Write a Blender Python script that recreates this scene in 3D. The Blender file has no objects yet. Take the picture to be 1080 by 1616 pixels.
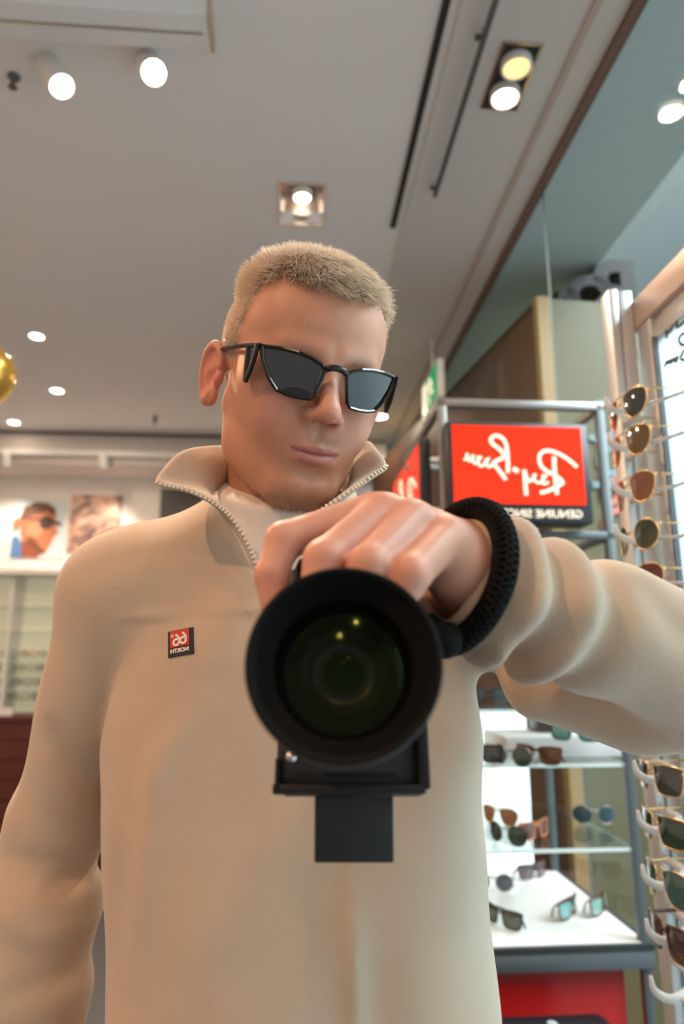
import bpy, bmesh, math, random
import numpy as np
from mathutils import Vector, Matrix
random.seed(4); rng = np.random.default_rng(7)
scene = bpy.context.scene
C = scene.collection
# ------------------------------------------------------------------ camera
FPX = 1077.0                       # focal length in pixels of the 1080x1616 frame (24 mm lens)
PITCH = math.radians(12.26)        # tilted up; the horizon runs through the mirrored lens
CZ = 1.40                          # height of the lens above the floor
AZ = math.radians(4.3)             # the room is turned a little against the mirror
SP, CP = math.sin(PITCH), math.cos(PITCH)
CAM = np.array([0.0, 0.0, CZ])
RIGHT = np.array([1.0, 0, 0]); FWD = np.array([0, CP, SP]); UP = np.array([0, -SP, CP])
cam_d = bpy.data.cameras.new('view'); cam = bpy.data.objects.new('view', cam_d); C.objects.link(cam)
cam.location = CAM; cam.rotation_euler = (math.pi/2 + PITCH, 0, 0)
cam_d.sensor_fit = 'VERTICAL'; cam_d.sensor_height = 36.0; cam_d.sensor_width = 36.0*1080/1616
cam_d.lens = 36.0*FPX/1616; cam_d.clip_start = 0.02
cam_d.dof.use_dof = True; cam_d.dof.focus_distance = 0.60; cam_d.dof.aperture_fstop = 4.0
scene.camera = cam
# ------------------------------------------------------------------ exposure, world, large lights
vs = scene.view_settings
vs.view_transform = 'Standard'; vs.look = 'None'; vs.gamma = 1.0; vs.use_curve_mapping = False
vs.exposure = 0.0
scene.cycles.use_denoising = True
scene.cycles.max_bounces = 8
w = bpy.data.worlds.new('world'); scene.world = w; w.use_nodes = True
w.node_tree.nodes['Background'].inputs[0].default_value = (1.0, 0.94, 0.89, 1)
w.node_tree.nodes['Background'].inputs[1].default_value = 0.52

def P(px, py, d):
    """point seen at pixel (px, py), d metres along the lens axis"""
    return CAM + d*((px-540)/FPX*RIGHT + (808-py)/FPX*UP + FWD)
def ray(px, py):
    return (px-540)/FPX*RIGHT + (808-py)/FPX*UP + FWD
def R(x, y, z=0.0):
    """room coordinates (x to the right, y away along the glass wall) to world"""
    return np.array([x*math.cos(AZ)-y*math.sin(AZ), x*math.sin(AZ)+y*math.cos(AZ), z])
def unR(p):
    return np.array([p[0]*math.cos(AZ)+p[1]*math.sin(AZ), -p[0]*math.sin(AZ)+p[1]*math.cos(AZ), p[2]])
def on_z(px, py, z):
    d = ray(px, py); return CAM + d*(z-CZ)/d[2]
def on_y(px, py, y):
    """hit with the room plane y = const, in room coordinates"""
    d = unR(ray(px, py)); return np.array([0, 0, CZ]) + d*y/d[1]
def on_x(px, py, x):
    d = unR(ray(px, py)); return np.array([0, 0, CZ]) + d*x/d[0]

def area(name, loc, target, size, power, col, shape='DISK', spread=None, size_y=None):
    l = bpy.data.lights.new(name, 'AREA'); l.shape = shape; l.size = size; l.energy = power; l.color = col
    if size_y: l.size_y = size_y
    if spread: l.spread = math.radians(spread)
    o = bpy.data.objects.new(name, l); C.objects.link(o); o.location = loc
    o.rotation_euler = (Vector(target)-Vector(loc)).to_track_quat('-Z', 'Y').to_euler()
    return o
def spot(name, loc, target, power, col, angle=60, blend=0.6, radius=0.03):
    l = bpy.data.lights.new(name, 'SPOT'); l.energy = power; l.color = col; l.spot_size = math.radians(angle)
    l.spot_blend = blend; l.shadow_soft_size = radius
    o = bpy.data.objects.new(name, l); C.objects.link(o); o.location = loc
    o.rotation_euler = (Vector(target)-Vector(loc)).to_track_quat('-Z', 'Y').to_euler()
    return o
# mall skylight beyond the glass wall, and unseen ceiling lamps added as warm fill
area('mall_skylight', tuple(R(3.2, 0.6, 4.4)), tuple(R(2.6, 0.9, 0)), 3.0, 1250, (0.86, 0.94, 1.0), 'RECTANGLE', size_y=6.0)
for lx, ly, pw_ in ((-1.3, -0.5, 30), (-0.2, -1.1, 6), (0.25, -0.6, 4), (-2.3, 0.9, 30), (-1.6, 2.4, 30)):
    q_ = R(lx, ly, 3.02); area('warm_fill_lamp', tuple(q_), (q_[0], q_[1], 0), 0.04, pw_, (1.0, 0.56, 0.29))


# ------------------------------------------------------------------ helpers
def mat(name, col, rough=0.5, metal=0.0, emit=None, estr=0.0, bump=None, noise=None, **kw):
    m = bpy.data.materials.new(name); m.use_nodes = True
    nt = m.node_tree; b = nt.nodes['Principled BSDF']
    b.inputs['Base Color'].default_value = (*col, 1); b.inputs['Roughness'].default_value = rough
    b.inputs['Metallic'].default_value = metal
    for k, v in kw.items():
        b.inputs[k.replace('_', ' ')].default_value = v
    if emit is not None:
        b.inputs['Emission Color'].default_value = (*emit, 1); b.inputs['Emission Strength'].default_value = estr
    tc = None
    if bump or noise:
        tc = nt.nodes.new('ShaderNodeTexCoord')
    if noise:       # (scale, amount): faint own-colour variation
        n = nt.nodes.new('ShaderNodeTexNoise'); n.inputs['Scale'].default_value = noise[0]; n.inputs['Detail'].default_value = 4
        nt.links.new(tc.outputs['Object'], n.inputs['Vector'])
        mx = nt.nodes.new('ShaderNodeMix'); mx.data_type = 'RGBA'
        mx.inputs[6].default_value = (*[c*(1-noise[1]) for c in col], 1)
        mx.inputs[7].default_value = (*[min(1, c*(1+noise[1])) for c in col], 1)
        nt.links.new(n.outputs[0], mx.inputs[0]); nt.links.new(mx.outputs[2], b.inputs['Base Color'])
    if bump:        # (scale, strength, distance)
        n2 = nt.nodes.new('ShaderNodeTexNoise'); n2.inputs['Scale'].default_value = bump[0]; n2.inputs['Detail'].default_value = 3
        nt.links.new(tc.outputs['Object'], n2.inputs['Vector'])
        bp = nt.nodes.new('ShaderNodeBump'); bp.inputs['Strength'].default_value = bump[1]; bp.inputs['Distance'].default_value = bump[2]
        nt.links.new(n2.outputs[0], bp.inputs['Height']); nt.links.new(bp.outputs[0], b.inputs['Normal'])
    return m
def glass_mat(name, tint=(0.9, 0.97, 0.95), refl=0.06, rough=0.02, k=1.0, milk=0.0):
    """thin pane: mostly clear, with a Fresnel reflection"""
    m = bpy.data.materials.new(name); m.use_nodes = True; nt = m.node_tree
    nt.nodes.remove(nt.nodes['Principled BSDF']); out = nt.nodes['Material Output']
    t = nt.nodes.new('ShaderNodeBsdfTransparent'); t.inputs[0].default_value = (*tint, 1)
    g = nt.nodes.new('ShaderNodeBsdfGlossy'); g.inputs['Roughness'].default_value = rough
    ge = nt.nodes.new('ShaderNodeNewGeometry'); dt = nt.nodes.new('ShaderNodeVectorMath'); dt.operation = 'DOT_PRODUCT'
    nt.links.new(ge.outputs['Incoming'], dt.inputs[0]); nt.links.new(ge.outputs['Normal'], dt.inputs[1])
    def mth(op, a, v):
        m_ = nt.nodes.new('ShaderNodeMath'); m_.operation = op; nt.links.new(a, m_.inputs[1 if op == 'SUBTRACT' else 0])
        if v is not None: m_.inputs[0 if op == 'SUBTRACT' else 1].default_value = v
        return m_.outputs[0]
    fres = mth('ADD', mth('MULTIPLY', mth('POWER', mth('SUBTRACT', mth('ABSOLUTE', dt.outputs['Value'], None), 1.0), 5.0), 0.96*k), 0.04*k)   # Schlick, same from both sides
    ma = nt.nodes.new('ShaderNodeMath'); ma.operation = 'ADD'; ma.inputs[1].default_value = refl; ma.use_clamp = True
    mx = nt.nodes.new('ShaderNodeMixShader')
    nt.links.new(fres, ma.inputs[0]); nt.links.new(ma.outputs[0], mx.inputs[0])
    clear_out = t.outputs[0]
    if milk:
        tl_ = nt.nodes.new('ShaderNodeBsdfTranslucent'); tl_.inputs[0].default_value = (0.82, 0.90, 0.92, 1); m2 = nt.nodes.new('ShaderNodeMixShader'); m2.inputs[0].default_value = milk
        nt.links.new(t.outputs[0], m2.inputs[1]); nt.links.new(tl_.outputs[0], m2.inputs[2]); clear_out = m2.outputs[0]
    nt.links.new(clear_out, mx.inputs[1]); nt.links.new(g.outputs[0], mx.inputs[2]); nt.links.new(mx.outputs[0], out.inputs[0])
    return m

class MB:
    """collects shapes; build() links them as ONE mesh object"""
    def __init__(s): s.v = []; s.f = []
    def add(s, vs, fs):
        o = len(s.v); s.v += [tuple(map(float, q)) for q in vs]; s.f += [tuple(i+o for i in f) for f in fs]; return s
    def box(s, a, b, bev=0.0):
        (x0, y0, z0), (x1, y1, z1) = a, b
        if bev <= 0:
            vs = [(x, y, z) for z in (z0, z1) for y in (y0, y1) for x in (x0, x1)]
            return s.add(vs, [(0, 2, 3, 1), (4, 5, 7, 6), (0, 1, 5, 4), (2, 6, 7, 3), (0, 4, 6, 2), (1, 3, 7, 5)])
        bm = bmesh.new(); bmesh.ops.create_cube(bm, size=1.0)
        for q in bm.verts:
            q.co = Vector(((x0+x1)/2+q.co.x*(x1-x0), (y0+y1)/2+q.co.y*(y1-y0), (z0+z1)/2+q.co.z*(z1-z0)))
        bmesh.ops.bevel(bm, geom=bm.edges[:], offset=bev, segments=2, affect='EDGES', profile=0.5)
        bm.verts.index_update()
        s.add([q.co[:] for q in bm.verts], [[q.index for q in f.verts] for f in bm.faces]); bm.free(); return s
    def prism(s, poly, fn, d0, d1):
        """poly: 2D outline; fn(u, v, d) -> 3D; extruded d0..d1"""
        n = len(poly)
        vs = [fn(u, v, d0) for u, v in poly]+[fn(u, v, d1) for u, v in poly]
        fs = [tuple(range(n-1, -1, -1)), tuple(range(n, 2*n))]+[(i, (i+1) % n, (i+1) % n+n, i+n) for i in range(n)]
        return s.add(vs, fs)
    def tube(s, path, r, n=8, closed=False, squash=None):
        pts = [np.array(p, float) for p in path]; m = len(pts)
        rr = r if hasattr(r, '__len__') else [r]*m
        vs = []; u = None
        for i, p in enumerate(pts):
            if closed: t = pts[(i+1) % m]-pts[i-1]
            else: t = pts[min(i+1, m-1)]-pts[max(i-1, 0)]
            t = t/(np.linalg.norm(t)+1e-12)
            if u is None:
                a = np.array([0, 0, 1.0]) if abs(t[2]) < 0.9 else np.array([1.0, 0, 0])
                u = np.cross(a, t)
            u = u-t*np.dot(u, t); u /= np.linalg.norm(u)+1e-12
            b = np.cross(t, u)
            for k in range(n):
                a = 2*math.pi*k/n
                vs.append(p+rr[i]*(math.cos(a)*u+math.sin(a)*b*(squash or 1)))
        fs = [(i*n+k, i*n+(k+1) % n, (i+1) % m*n+(k+1) % n, (i+1) % m*n+k) for i in range(m if closed else m-1) for k in range(n)]
        if not closed: fs += [tuple(range(n-1, -1, -1)), tuple(range((m-1)*n, m*n))]
        return s.add(vs, fs)
    def lathe(s, prof, o, ax, n=32, cap=False):
        """prof: (radius, along) pairs about the axis ax from o"""
        ax = np.array(ax, float); ax /= np.linalg.norm(ax); o = np.array(o, float)
        a = np.array([0, 0, 1.0]) if abs(ax[2]) < 0.9 else np.array([1.0, 0, 0])
        u = np.cross(a, ax); u /= np.linalg.norm(u); b = np.cross(ax, u)
        vs = [o+ax*h+r*(math.cos(2*math.pi*k/n)*u+math.sin(2*math.pi*k/n)*b) for r, h in prof for k in range(n)]
        m = len(prof)
        fs = [(i*n+k, i*n+(k+1) % n, (i+1)*n+(k+1) % n, (i+1)*n+k) for i in range(m-1) for k in range(n)]
        if cap: fs += [tuple(range(n-1, -1, -1)), tuple(range((m-1)*n, m*n))]
        return s.add(vs, fs)
    def ribbon(s, path, wd, fn, d0, d1):
        """a pen stroke of width wd along a 2D path, as a thin raised band"""
        pts = smooth2(path); L = []; Rr = []
        for i, p in enumerate(pts):
            t = pts[min(i+1, len(pts)-1)]-pts[max(i-1, 0)]; t = t/(np.linalg.norm(t)+1e-9); nrm = np.array([-t[1], t[0]])*wd/2
            L.append(p+nrm); Rr.append(p-nrm)
        for i in range(len(pts)-1):
            q = [L[i], L[i+1], Rr[i+1], Rr[i]]
            s.prism(q, fn, d0, d1)
        return s
    def build(s, name, m, parent=None, smooth=False, world=False):
        v = s.v
        if world and parent is not None: v = to_local(v, parent)
        me = bpy.data.meshes.new(name); me.from_pydata([tuple(q) for q in v], [], s.f); me.update()
        return link(name, me, m, parent, smooth)
def smooth2(path, k=4):
    p = np.array(path, float)
    if len(p) < 3: return p
    out = []
    q = np.vstack([2*p[0]-p[1], p, 2*p[-1]-p[-2]])
    for i in range(1, len(q)-2):
        for j in range(k):
            t = j/k; a, b, c, d = q[i-1], q[i], q[i+1], q[i+2]
            out.append(0.5*((2*b)+(c-a)*t+(2*a-5*b+4*c-d)*t*t+(3*b-a-3*c+d)*t**3))
    out.append(p[-1]); return np.array(out)
smooth3 = smooth2
def to_local(v, parent):
    while parent.parent is not None: parent = parent.parent      # parts sit at their thing's origin
    a = np.asarray(v, float)-np.array(parent.location)
    M3 = np.array(parent.rotation_euler.to_matrix())
    return a @ M3            # rows times R == R^T applied to columns
def link(name, me, m, parent=None, smooth=False):
    bm = bmesh.new(); bm.from_mesh(me)
    bmesh.ops.recalc_face_normals(bm, faces=bm.faces[:]); bm.to_mesh(me); bm.free()
    if m is not None: me.materials.append(m)
    if smooth:
        me.polygons.foreach_set('use_smooth', [True]*len(me.polygons))
        if smooth == 'auto': me.set_sharp_from_angle(angle=math.radians(40))
    o = bpy.data.objects.new(name, me); C.objects.link(o)
    if parent is not None: o.parent = parent
    return o
def np_mesh(name, V, F, m, parent=None, smooth=True, cols=None):
    """fast mesh from arrays (F: n x 3 or n x 4)"""
    if parent is not None: V = to_local(V, parent)
    me = bpy.data.meshes.new(name); k = F.shape[1]
    me.vertices.add(len(V)); me.vertices.foreach_set('co', np.ascontiguousarray(V, np.float32).ravel())
    me.loops.add(F.size); me.loops.foreach_set('vertex_index', np.ascontiguousarray(F, np.int32).ravel())
    me.polygons.add(len(F)); me.polygons.foreach_set('loop_start', np.arange(0, F.size, k, dtype=np.int32))
    me.update(calc_edges=True)
    if smooth: me.polygons.foreach_set('use_smooth', np.ones(len(F), bool))
    if cols is not None:
        at = me.color_attributes.new('tone', 'FLOAT_COLOR', 'POINT')
        at.data.foreach_set('color', np.hstack([cols, np.ones((len(cols), 1))]).astype(np.float32).ravel())
    if m is not None: me.materials.append(m)
    o = bpy.data.objects.new(name, me); C.objects.link(o)
    if parent is not None: o.parent = parent
    return o
def tag(o, label, cat, group=None):
    o['label'] = label; o['category'] = cat
    if group: o['group'] = group
    return o
def thing(name, label, cat, loc=(0, 0, 0), rz=0.0, group=None):
    o = bpy.data.objects.new(name, None); C.objects.link(o); o.empty_display_size = 0.05
    o.location = loc; o.rotation_euler = (0, 0, rz)
    return tag(o, label, cat, group)
def struct(o): o['kind'] = 'structure'; return o
def copy_tree(o, parent=None):
    c = o.copy(); C.objects.link(c); c.parent = parent
    for ch in o.children: copy_tree(ch, c)
    return c
def text_mb(body, size, fn, d0, d1, mirror=True, bold=0.0, align='CENTER'):
    """lettering as a flat raised mesh; fn(u, v, d) -> 3D"""
    cu = bpy.data.curves.new('lettering', 'FONT'); cu.body = body; cu.size = size; cu.align_x = align; cu.offset = bold
    cu.resolution_u = 3
    o = bpy.data.objects.new('lettering', cu); C.objects.link(o)
    dg = bpy.context.evaluated_depsgraph_get(); me = bpy.data.meshes.new_from_object(o.evaluated_get(dg))
    bpy.data.objects.remove(o); bpy.data.curves.remove(cu)
    mb = MB(); sx = -1 if mirror else 1
    vs = [(sx*q.co.x, q.co.y) for q in me.vertices]; n = len(vs)
    fs = [tuple(p.vertices) for p in me.polygons]
    cnt = {}
    for f in fs:
        for i in range(len(f)):
            e = (f[i], f[(i+1) % len(f)]); k = tuple(sorted(e)); cnt.setdefault(k, []).append(e)
    side = [e[0] for e in cnt.values() if len(e) == 1]
    mb.add([fn(u, v, d1) for u, v in vs]+[fn(u, v, d0) for u, v in vs],
           fs+[tuple(i+n for i in f[::-1]) for f in fs]+[(a, a+n, b+n, b) for a, b in side])
    bpy.data.meshes.remove(me); return mb

# ---- implicit surfaces (for the figure)
def V3(*a): return np.array(a, np.float32)
def ell(p, c, r):
    q = (p-V3(*c))/V3(*r); k0 = np.sqrt((q*q).sum(1)); q2 = q/V3(*r); k1 = np.sqrt((q2*q2).sum(1))+1e-9
    return k0*(k0-1)/k1
def cap(p, a, b, ra, rb=None, prof=None):
    a = np.asarray(a, np.float32); b = np.asarray(b, np.float32); rb = ra if rb is None else rb
    d = b-a; t = np.clip(((p-a) @ d)/(d @ d), 0, 1)
    q = p-a-t[:, None]*d
    r = ra+(rb-ra)*t
    if prof is not None: r = r+prof(t)
    return np.sqrt((q*q).sum(1))-r
def smin(a, b, k):
    h = np.maximum(k-np.abs(a-b), 0)/k; return np.minimum(a, b)-h*h*k*0.25
def smax(a, b, k): return -smin(-a, -b, k)
def surf(field, lo, hi, h):
    """surface nets over a sparse band; returns vertices and quads"""
    lo = np.asarray(lo, np.float32); s = 4
    nb = np.ceil((np.asarray(hi, np.float32)-lo)/(h*s)).astype(int); n = nb*s
    g = [lo[i]+h*(s*np.arange(nb[i])+(s-1)/2) for i in range(3)]
    G = np.stack(np.meshgrid(*g, indexing='ij'), -1).reshape(-1, 3).astype(np.float32)
    Fc = field(G).reshape(nb)
    F = Fc.repeat(s, 0).repeat(s, 1).repeat(s, 2).astype(np.float32)
    mk = (np.abs(Fc) < s*h*1.7).repeat(s, 0).repeat(s, 1).repeat(s, 2)
    idx = np.argwhere(mk)
    F[mk] = field((lo+h*idx).astype(np.float32))
    ins = F < 0
    cnt = np.zeros(n-1, np.int8)
    for a in (0, 1):
        for b in (0, 1):
            for c in (0, 1):
                cnt += ins[a:n[0]-1+a, b:n[1]-1+b, c:n[2]-1+c]
    act = (cnt > 0) & (cnt < 8)
    ijk = np.argwhere(act); I = -np.ones(n-1, np.int64); I[act] = np.arange(len(ijk))
    acc = np.zeros((len(ijk), 3)); num = np.zeros(len(ijk))
    cor = [(a, b, c) for a in (0, 1) for b in (0, 1) for c in (0, 1)]
    val = {c: F[ijk[:, 0]+c[0], ijk[:, 1]+c[1], ijk[:, 2]+c[2]] for c in cor}
    for a in cor:
        for ax in range(3):
            if a[ax]: continue
            b = list(a); b[ax] = 1; b = tuple(b)
            fa, fb = val[a], val[b]; cr = (fa < 0) != (fb < 0)
            t = np.where(cr, fa/np.where(cr, fa-fb, 1), 0)
            pos = np.tile(np.array(a, float), (len(ijk), 1)); pos[:, ax] = t
            acc += pos*cr[:, None]; num += cr
    V = lo+h*(ijk+acc/num[:, None])
    Fs = []
    for ax in range(3):
        o1, o2 = (ax+1) % 3, (ax+2) % 3
        sl = [slice(None)]*3; s2 = [slice(None)]*3
        sl[ax] = slice(0, -1); s2[ax] = slice(1, None)
        A = ins[tuple(sl)]; B = ins[tuple(s2)]
        e = np.argwhere(A != B)
        ok = (e[:, o1] > 0) & (e[:, o2] > 0) & (e[:, o1] < n[o1]-1) & (e[:, o2] < n[o2]-1)
        e = e[ok]; flip = A[tuple(e.T)]
        def cell(d1, d2):
            q = e.copy(); q[:, o1] -= d1; q[:, o2] -= d2; return I[tuple(q.T)]
        q = np.stack([cell(1, 1), cell(0, 1), cell(0, 0), cell(1, 0)], 1)
        q = np.where(flip[:, None], q, q[:, ::-1]); Fs.append(q)
    Fq = np.vstack(Fs); Fq = Fq[(Fq >= 0).all(1)]
    return V, Fq
def relax(V, F, it=2, lam=0.5):
    E = np.vstack([F[:, [i, (i+1) % F.shape[1]]] for i in range(F.shape[1])])
    for _ in range(it):
        s = np.zeros_like(V); c = np.zeros(len(V))
        for a, b in ((0, 1), (1, 0)):
            for k in range(3): s[:, k] += np.bincount(E[:, a], V[E[:, b], k], len(V))
            c += np.bincount(E[:, a], minlength=len(V))
        V = V+lam*(s/np.maximum(c, 1)[:, None]-V)
    return V
def vnormals(V, F):
    n = np.cross(V[F[:, 2]]-V[F[:, 0]], V[F[:, (3 if F.shape[1] == 4 else 1)]]-V[F[:, 1]]) if F.shape[1] == 4 else np.cross(V[F[:, 1]]-V[F[:, 0]], V[F[:, 2]]-V[F[:, 0]])
    N = np.zeros_like(V)
    for i in range(F.shape[1]):
        for k in range(3): N[:, k] += np.bincount(F[:, i], n[:, k], len(V))
    return N/(np.linalg.norm(N, axis=1)[:, None]+1e-12)
def vnoise(p, sc, seed=0):
    """cheap smooth noise, about -1..1"""
    r = np.random.default_rng(seed); o = np.zeros(len(p))
    for _ in range(7):
        d = r.normal(size=3); d /= np.linalg.norm(d); o += np.sin(p @ (d*sc*r.uniform(0.6, 1.6))+r.uniform(0, 6.28))
    return o/3.5

# ================================================================== THE MAN
PERSON = thing('person', 'man in a cream half-zip fleece and black sunglasses holding a camera at chest height', 'person', (-0.046, 0.705, 0.0))
H0 = P(467, 612, 0.682)
HS = 0.96                                           # head size
def head_axes(roll, yaw, nod):
    Y = H0-CAM; Y /= np.linalg.norm(Y); X = np.cross(Y, UP); X /= np.linalg.norm(X); Z = np.cross(X, Y)
    r, y, n = map(math.radians, (roll, yaw, nod))
    X, Z = math.cos(r)*X-math.sin(r)*Z, math.cos(r)*Z+math.sin(r)*X
    X, Y = math.cos(y)*X+math.sin(y)*Y, math.cos(y)*Y-math.sin(y)*X
    Y, Z = math.cos(n)*Y+math.sin(n)*Z, math.cos(n)*Z-math.sin(n)*Y
    return np.stack([X, Y, Z])                   # rows: head axes in the world
HA = head_axes(11.5, 17, -2).astype(np.float32)
def HL(p): return (((p-H0.astype(np.float32)) @ HA.T)/HS).astype(np.float32)       # world -> head
def HW(q): return (np.asarray(q, float)*HS) @ HA.astype(float)+H0                   # head -> world
NB = P(438, 835, 0.725)                                                        # base of the neck
def head_field(p):
    x, y, z = p[:, 0], p[:, 1], p[:, 2]
    m = np.stack([np.abs(x), y, z], 1)           # mirrored half
    d = ell(p, (0, 0.006, 0.040), (0.0765, 0.098, 0.090))
    d = smin(d, ell(p, (0, -0.042, 0.058), (0.060, 0.048, 0.052)), 0.03)       # forehead
    d = smin(d, ell(p, (0, -0.034, -0.018), (0.0635, 0.056, 0.072)), 0.025)    # mid face
    d = smin(d, ell(p, (0, -0.034, -0.060), (0.056, 0.052, 0.048)), 0.025)     # jaw
    d = smin(d, cap(m, (0.056, 0.000, -0.030), (0.045, -0.014, -0.068), 0.013, 0.012), 0.030)
    d = smin(d, cap(m, (0.045, -0.014, -0.068), (0.018, -0.070, -0.096), 0.012, 0.015), 0.032)
    d = smin(d, ell(p, (0, -0.076, -0.094), (0.024, 0.017, 0.017)), 0.022)     # chin
    d = smin(d, ell(m, (0.040, -0.058, -0.006), (0.024, 0.022, 0.022)), 0.034)  # cheek bones
    d = smin(d, ell(m, (0.030, -0.072, -0.034), (0.024, 0.018, 0.024)), 0.02)  # cheeks
    d = smin(d, cap(m, (0.036, -0.078, 0.033), (0.010, -0.089, 0.030), 0.0085), 0.014)
    d = smin(d, ell(p, (0, -0.079, -0.054), (0.033, 0.0185, 0.027)), 0.016)    # muzzle
    d = smax(d, -ell(m, (0.032, -0.101, 0.013), (0.017, 0.013, 0.011)), 0.012) # eye sockets
    d = smin(d, ell(m, (0.032, -0.0750, 0.014), (0.0135, 0.0120, 0.0110)), 0.006)
    d = smin(d, cap(p, (0, -0.088, 0.024), (0, -0.113, -0.016), 0.0075, 0.0095), 0.012)   # nose
    d = smin(d, ell(p, (0, -0.1135, -0.0205), (0.0105, 0.0105, 0.0085)), 0.006)
    d = smin(d, ell(m, (0.0125, -0.1000, -0.0240), (0.0072, 0.0112, 0.0074)), 0.0075)
    d = smax(d, -ell(m, (0.0072, -0.1060, -0.0318), (0.0040, 0.0066, 0.0055)), 0.002)
    d = smax(d, -ell(p, (0, -0.1015, -0.040), (0.0032, 0.0045, 0.0085)), 0.006)           # philtrum
    lipz = -0.0545+0.0018*np.cos(np.clip(x/0.011, -1, 1)*math.pi)*(np.abs(x) < 0.011)
    q = p.copy(); q[:, 2] -= lipz; q[:, 1] -= 2.2*x*x*4
    d = smin(d, ell(q, (0, -0.0965, 0.0005), (0.0235, 0.0052, 0.0043)), 0.005)            # upper lip
    q = p.copy(); q[:, 1] -= 2.2*x*x*4; q[:, 2] -= 4.5*x*x
    d = smin(d, ell(q, (0, -0.0955, -0.0650), (0.0205, 0.0066, 0.0058)), 0.005)           # lower lip
    d = smax(d, -ell(q, (0, -0.1045, -0.0590), (0.0250, 0.0070, 0.0009)), 0.0022)         # mouth line
    d = smax(d, -ell(p, (0, -0.099, -0.0775), (0.017, 0.006, 0.0045)), 0.010)
    # ears
    a = math.radians(24)
    e = m-V3(0.0790, 0.016, -0.004)
    ex = e[:, 0]*math.cos(a)-e[:, 1]*math.sin(a); ey = e[:, 0]*math.sin(a)+e[:, 1]*math.cos(a)
    t = math.radians(10)
    ez = e[:, 2]*math.cos(t)-ey*math.sin(t)*1.0; ey = ey*math.cos(t)+e[:, 2]*math.sin(t)
    u = np.stack([ex, ey, ez], 1)
    wid = 1.0+0.28*np.clip(ez/0.03, -1, 1)
    u2 = u.copy(); u2[:, 1] /= wid
    ear = ell(u2, (0.000, 0.008, 0), (0.0050, 0.0175, 0.0310))
    rim = np.sqrt((np.sqrt((u2[:, 1]-0.008)**2/0.0150**2+u2[:, 2]**2/0.0280**2+1e-9)*0.019-0.019)**2+(u[:, 0]-0.004)**2)-0.0034
    rim = np.where((u2[:, 1] < -0.002) & (u2[:, 2] < 0.008), 0.02, rim)
    ear = smin(ear, rim, 0.004)
    ear = smax(ear, -ell(u, (0.0065, 0.004, -0.004), (0.0060, 0.0085, 0.0120)), 0.003)
    ear = smax(ear, -ell(u, (0.0060, 0.011, 0.012), (0.0035, 0.0060, 0.0110)), 0.003)
    ear = smin(ear, ell(u, (0.001, -0.001, -0.024), (0.0048, 0.0075, 0.0085)), 0.006)
    ear = smin(ear, ell(u, (0.003, -0.006, -0.003), (0.004, 0.004, 0.006)), 0.004)
    d = smin(d, ear, 0.005)
    return d
nb_l = HL(NB[None].astype(np.float32))[0]
def skin_field(p):                                # head + neck, in head axes
    d = head_field(p)
    n = cap(p, (0.0, 0.022, -0.045), nb_l, 0.053, 0.060)
    n = smin(n, cap(p, (-0.004, -0.026, -0.085), 0.75*nb_l+V3(0, -0.03, 0), 0.022, 0.018), 0.03)
    d = smin(d, n, 0.016)
    return d
hv, hf = surf(skin_field, (-0.11, -0.14, -0.26), (0.11, 0.14, 0.15), 0.0016)
hv = relax(hv, hf, 2, 0.4)
hn = vnormals(hv, hf)
# skin tones, with shade painted into the mouth line and nostrils
def gauss(q, c, r): return np.exp(-(((q-np.array(c))/np.array(r))**2).sum(1))
SK = np.array([0.50, 0.232, 0.142])
col = np.tile(SK, (len(hv), 1)); mq = np.stack([np.abs(hv[:, 0]), hv[:, 1], hv[:, 2]], 1)
def blend(c, wgt): 
    global col
    wgt = np.clip(wgt, 0, 1)[:, None]; col = col*(1-wgt)+np.array(c)*wgt
blend((0.60, 0.26, 0.19), 0.8*gauss(mq, (0.038, -0.078, -0.022), (0.022, 0.03, 0.02)))
blend((0.60, 0.25, 0.18), 0.7*gauss(mq, (0.0, -0.115, -0.02), (0.016, 0.02, 0.014)))
blend((0.62, 0.21, 0.14), 0.85*(gauss(mq, (0.083, 0.022, 0.0), (0.016, 0.03, 0.04))))
xl = hv[:, 0]
up_lip = (np.abs(xl) < 0.0235) & (hv[:, 1] < -0.078) & (hv[:, 2] < -0.0512-60*xl**4*0-0.0035*(np.abs(xl)/0.0235)**1.5-0.0012*np.exp(-(xl/0.003)**2)) & (hv[:, 2] > -0.0595)
lo_lip = (np.abs(xl) < 0.0215) & (hv[:, 1] < -0.078) & (hv[:, 2] <= -0.0585+4.5*xl**2) & (hv[:, 2] > -0.0702+0.010*(np.abs(xl)/0.0215)**2.2)
lw_ = np.where(up_lip | lo_lip, 1.0, 0.0)
for _ in range(2):
    pass
blend((0.44, 0.135, 0.125), 0.85*lw_)
blend((0.20, 0.05, 0.045), 0.8*np.exp(-((hv[:, 2]+0.0588-4.5*xl**2)/0.0009)**2)*(np.abs(xl) < 0.0245)*(hv[:, 1] < -0.078))  # dark crease painted between the lips
blend((0.16, 0.045, 0.03), 0.9*gauss(mq, (0.0072, -0.104, -0.029), (0.0036, 0.005, 0.0028)))  # shade painted into the nostrils
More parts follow.
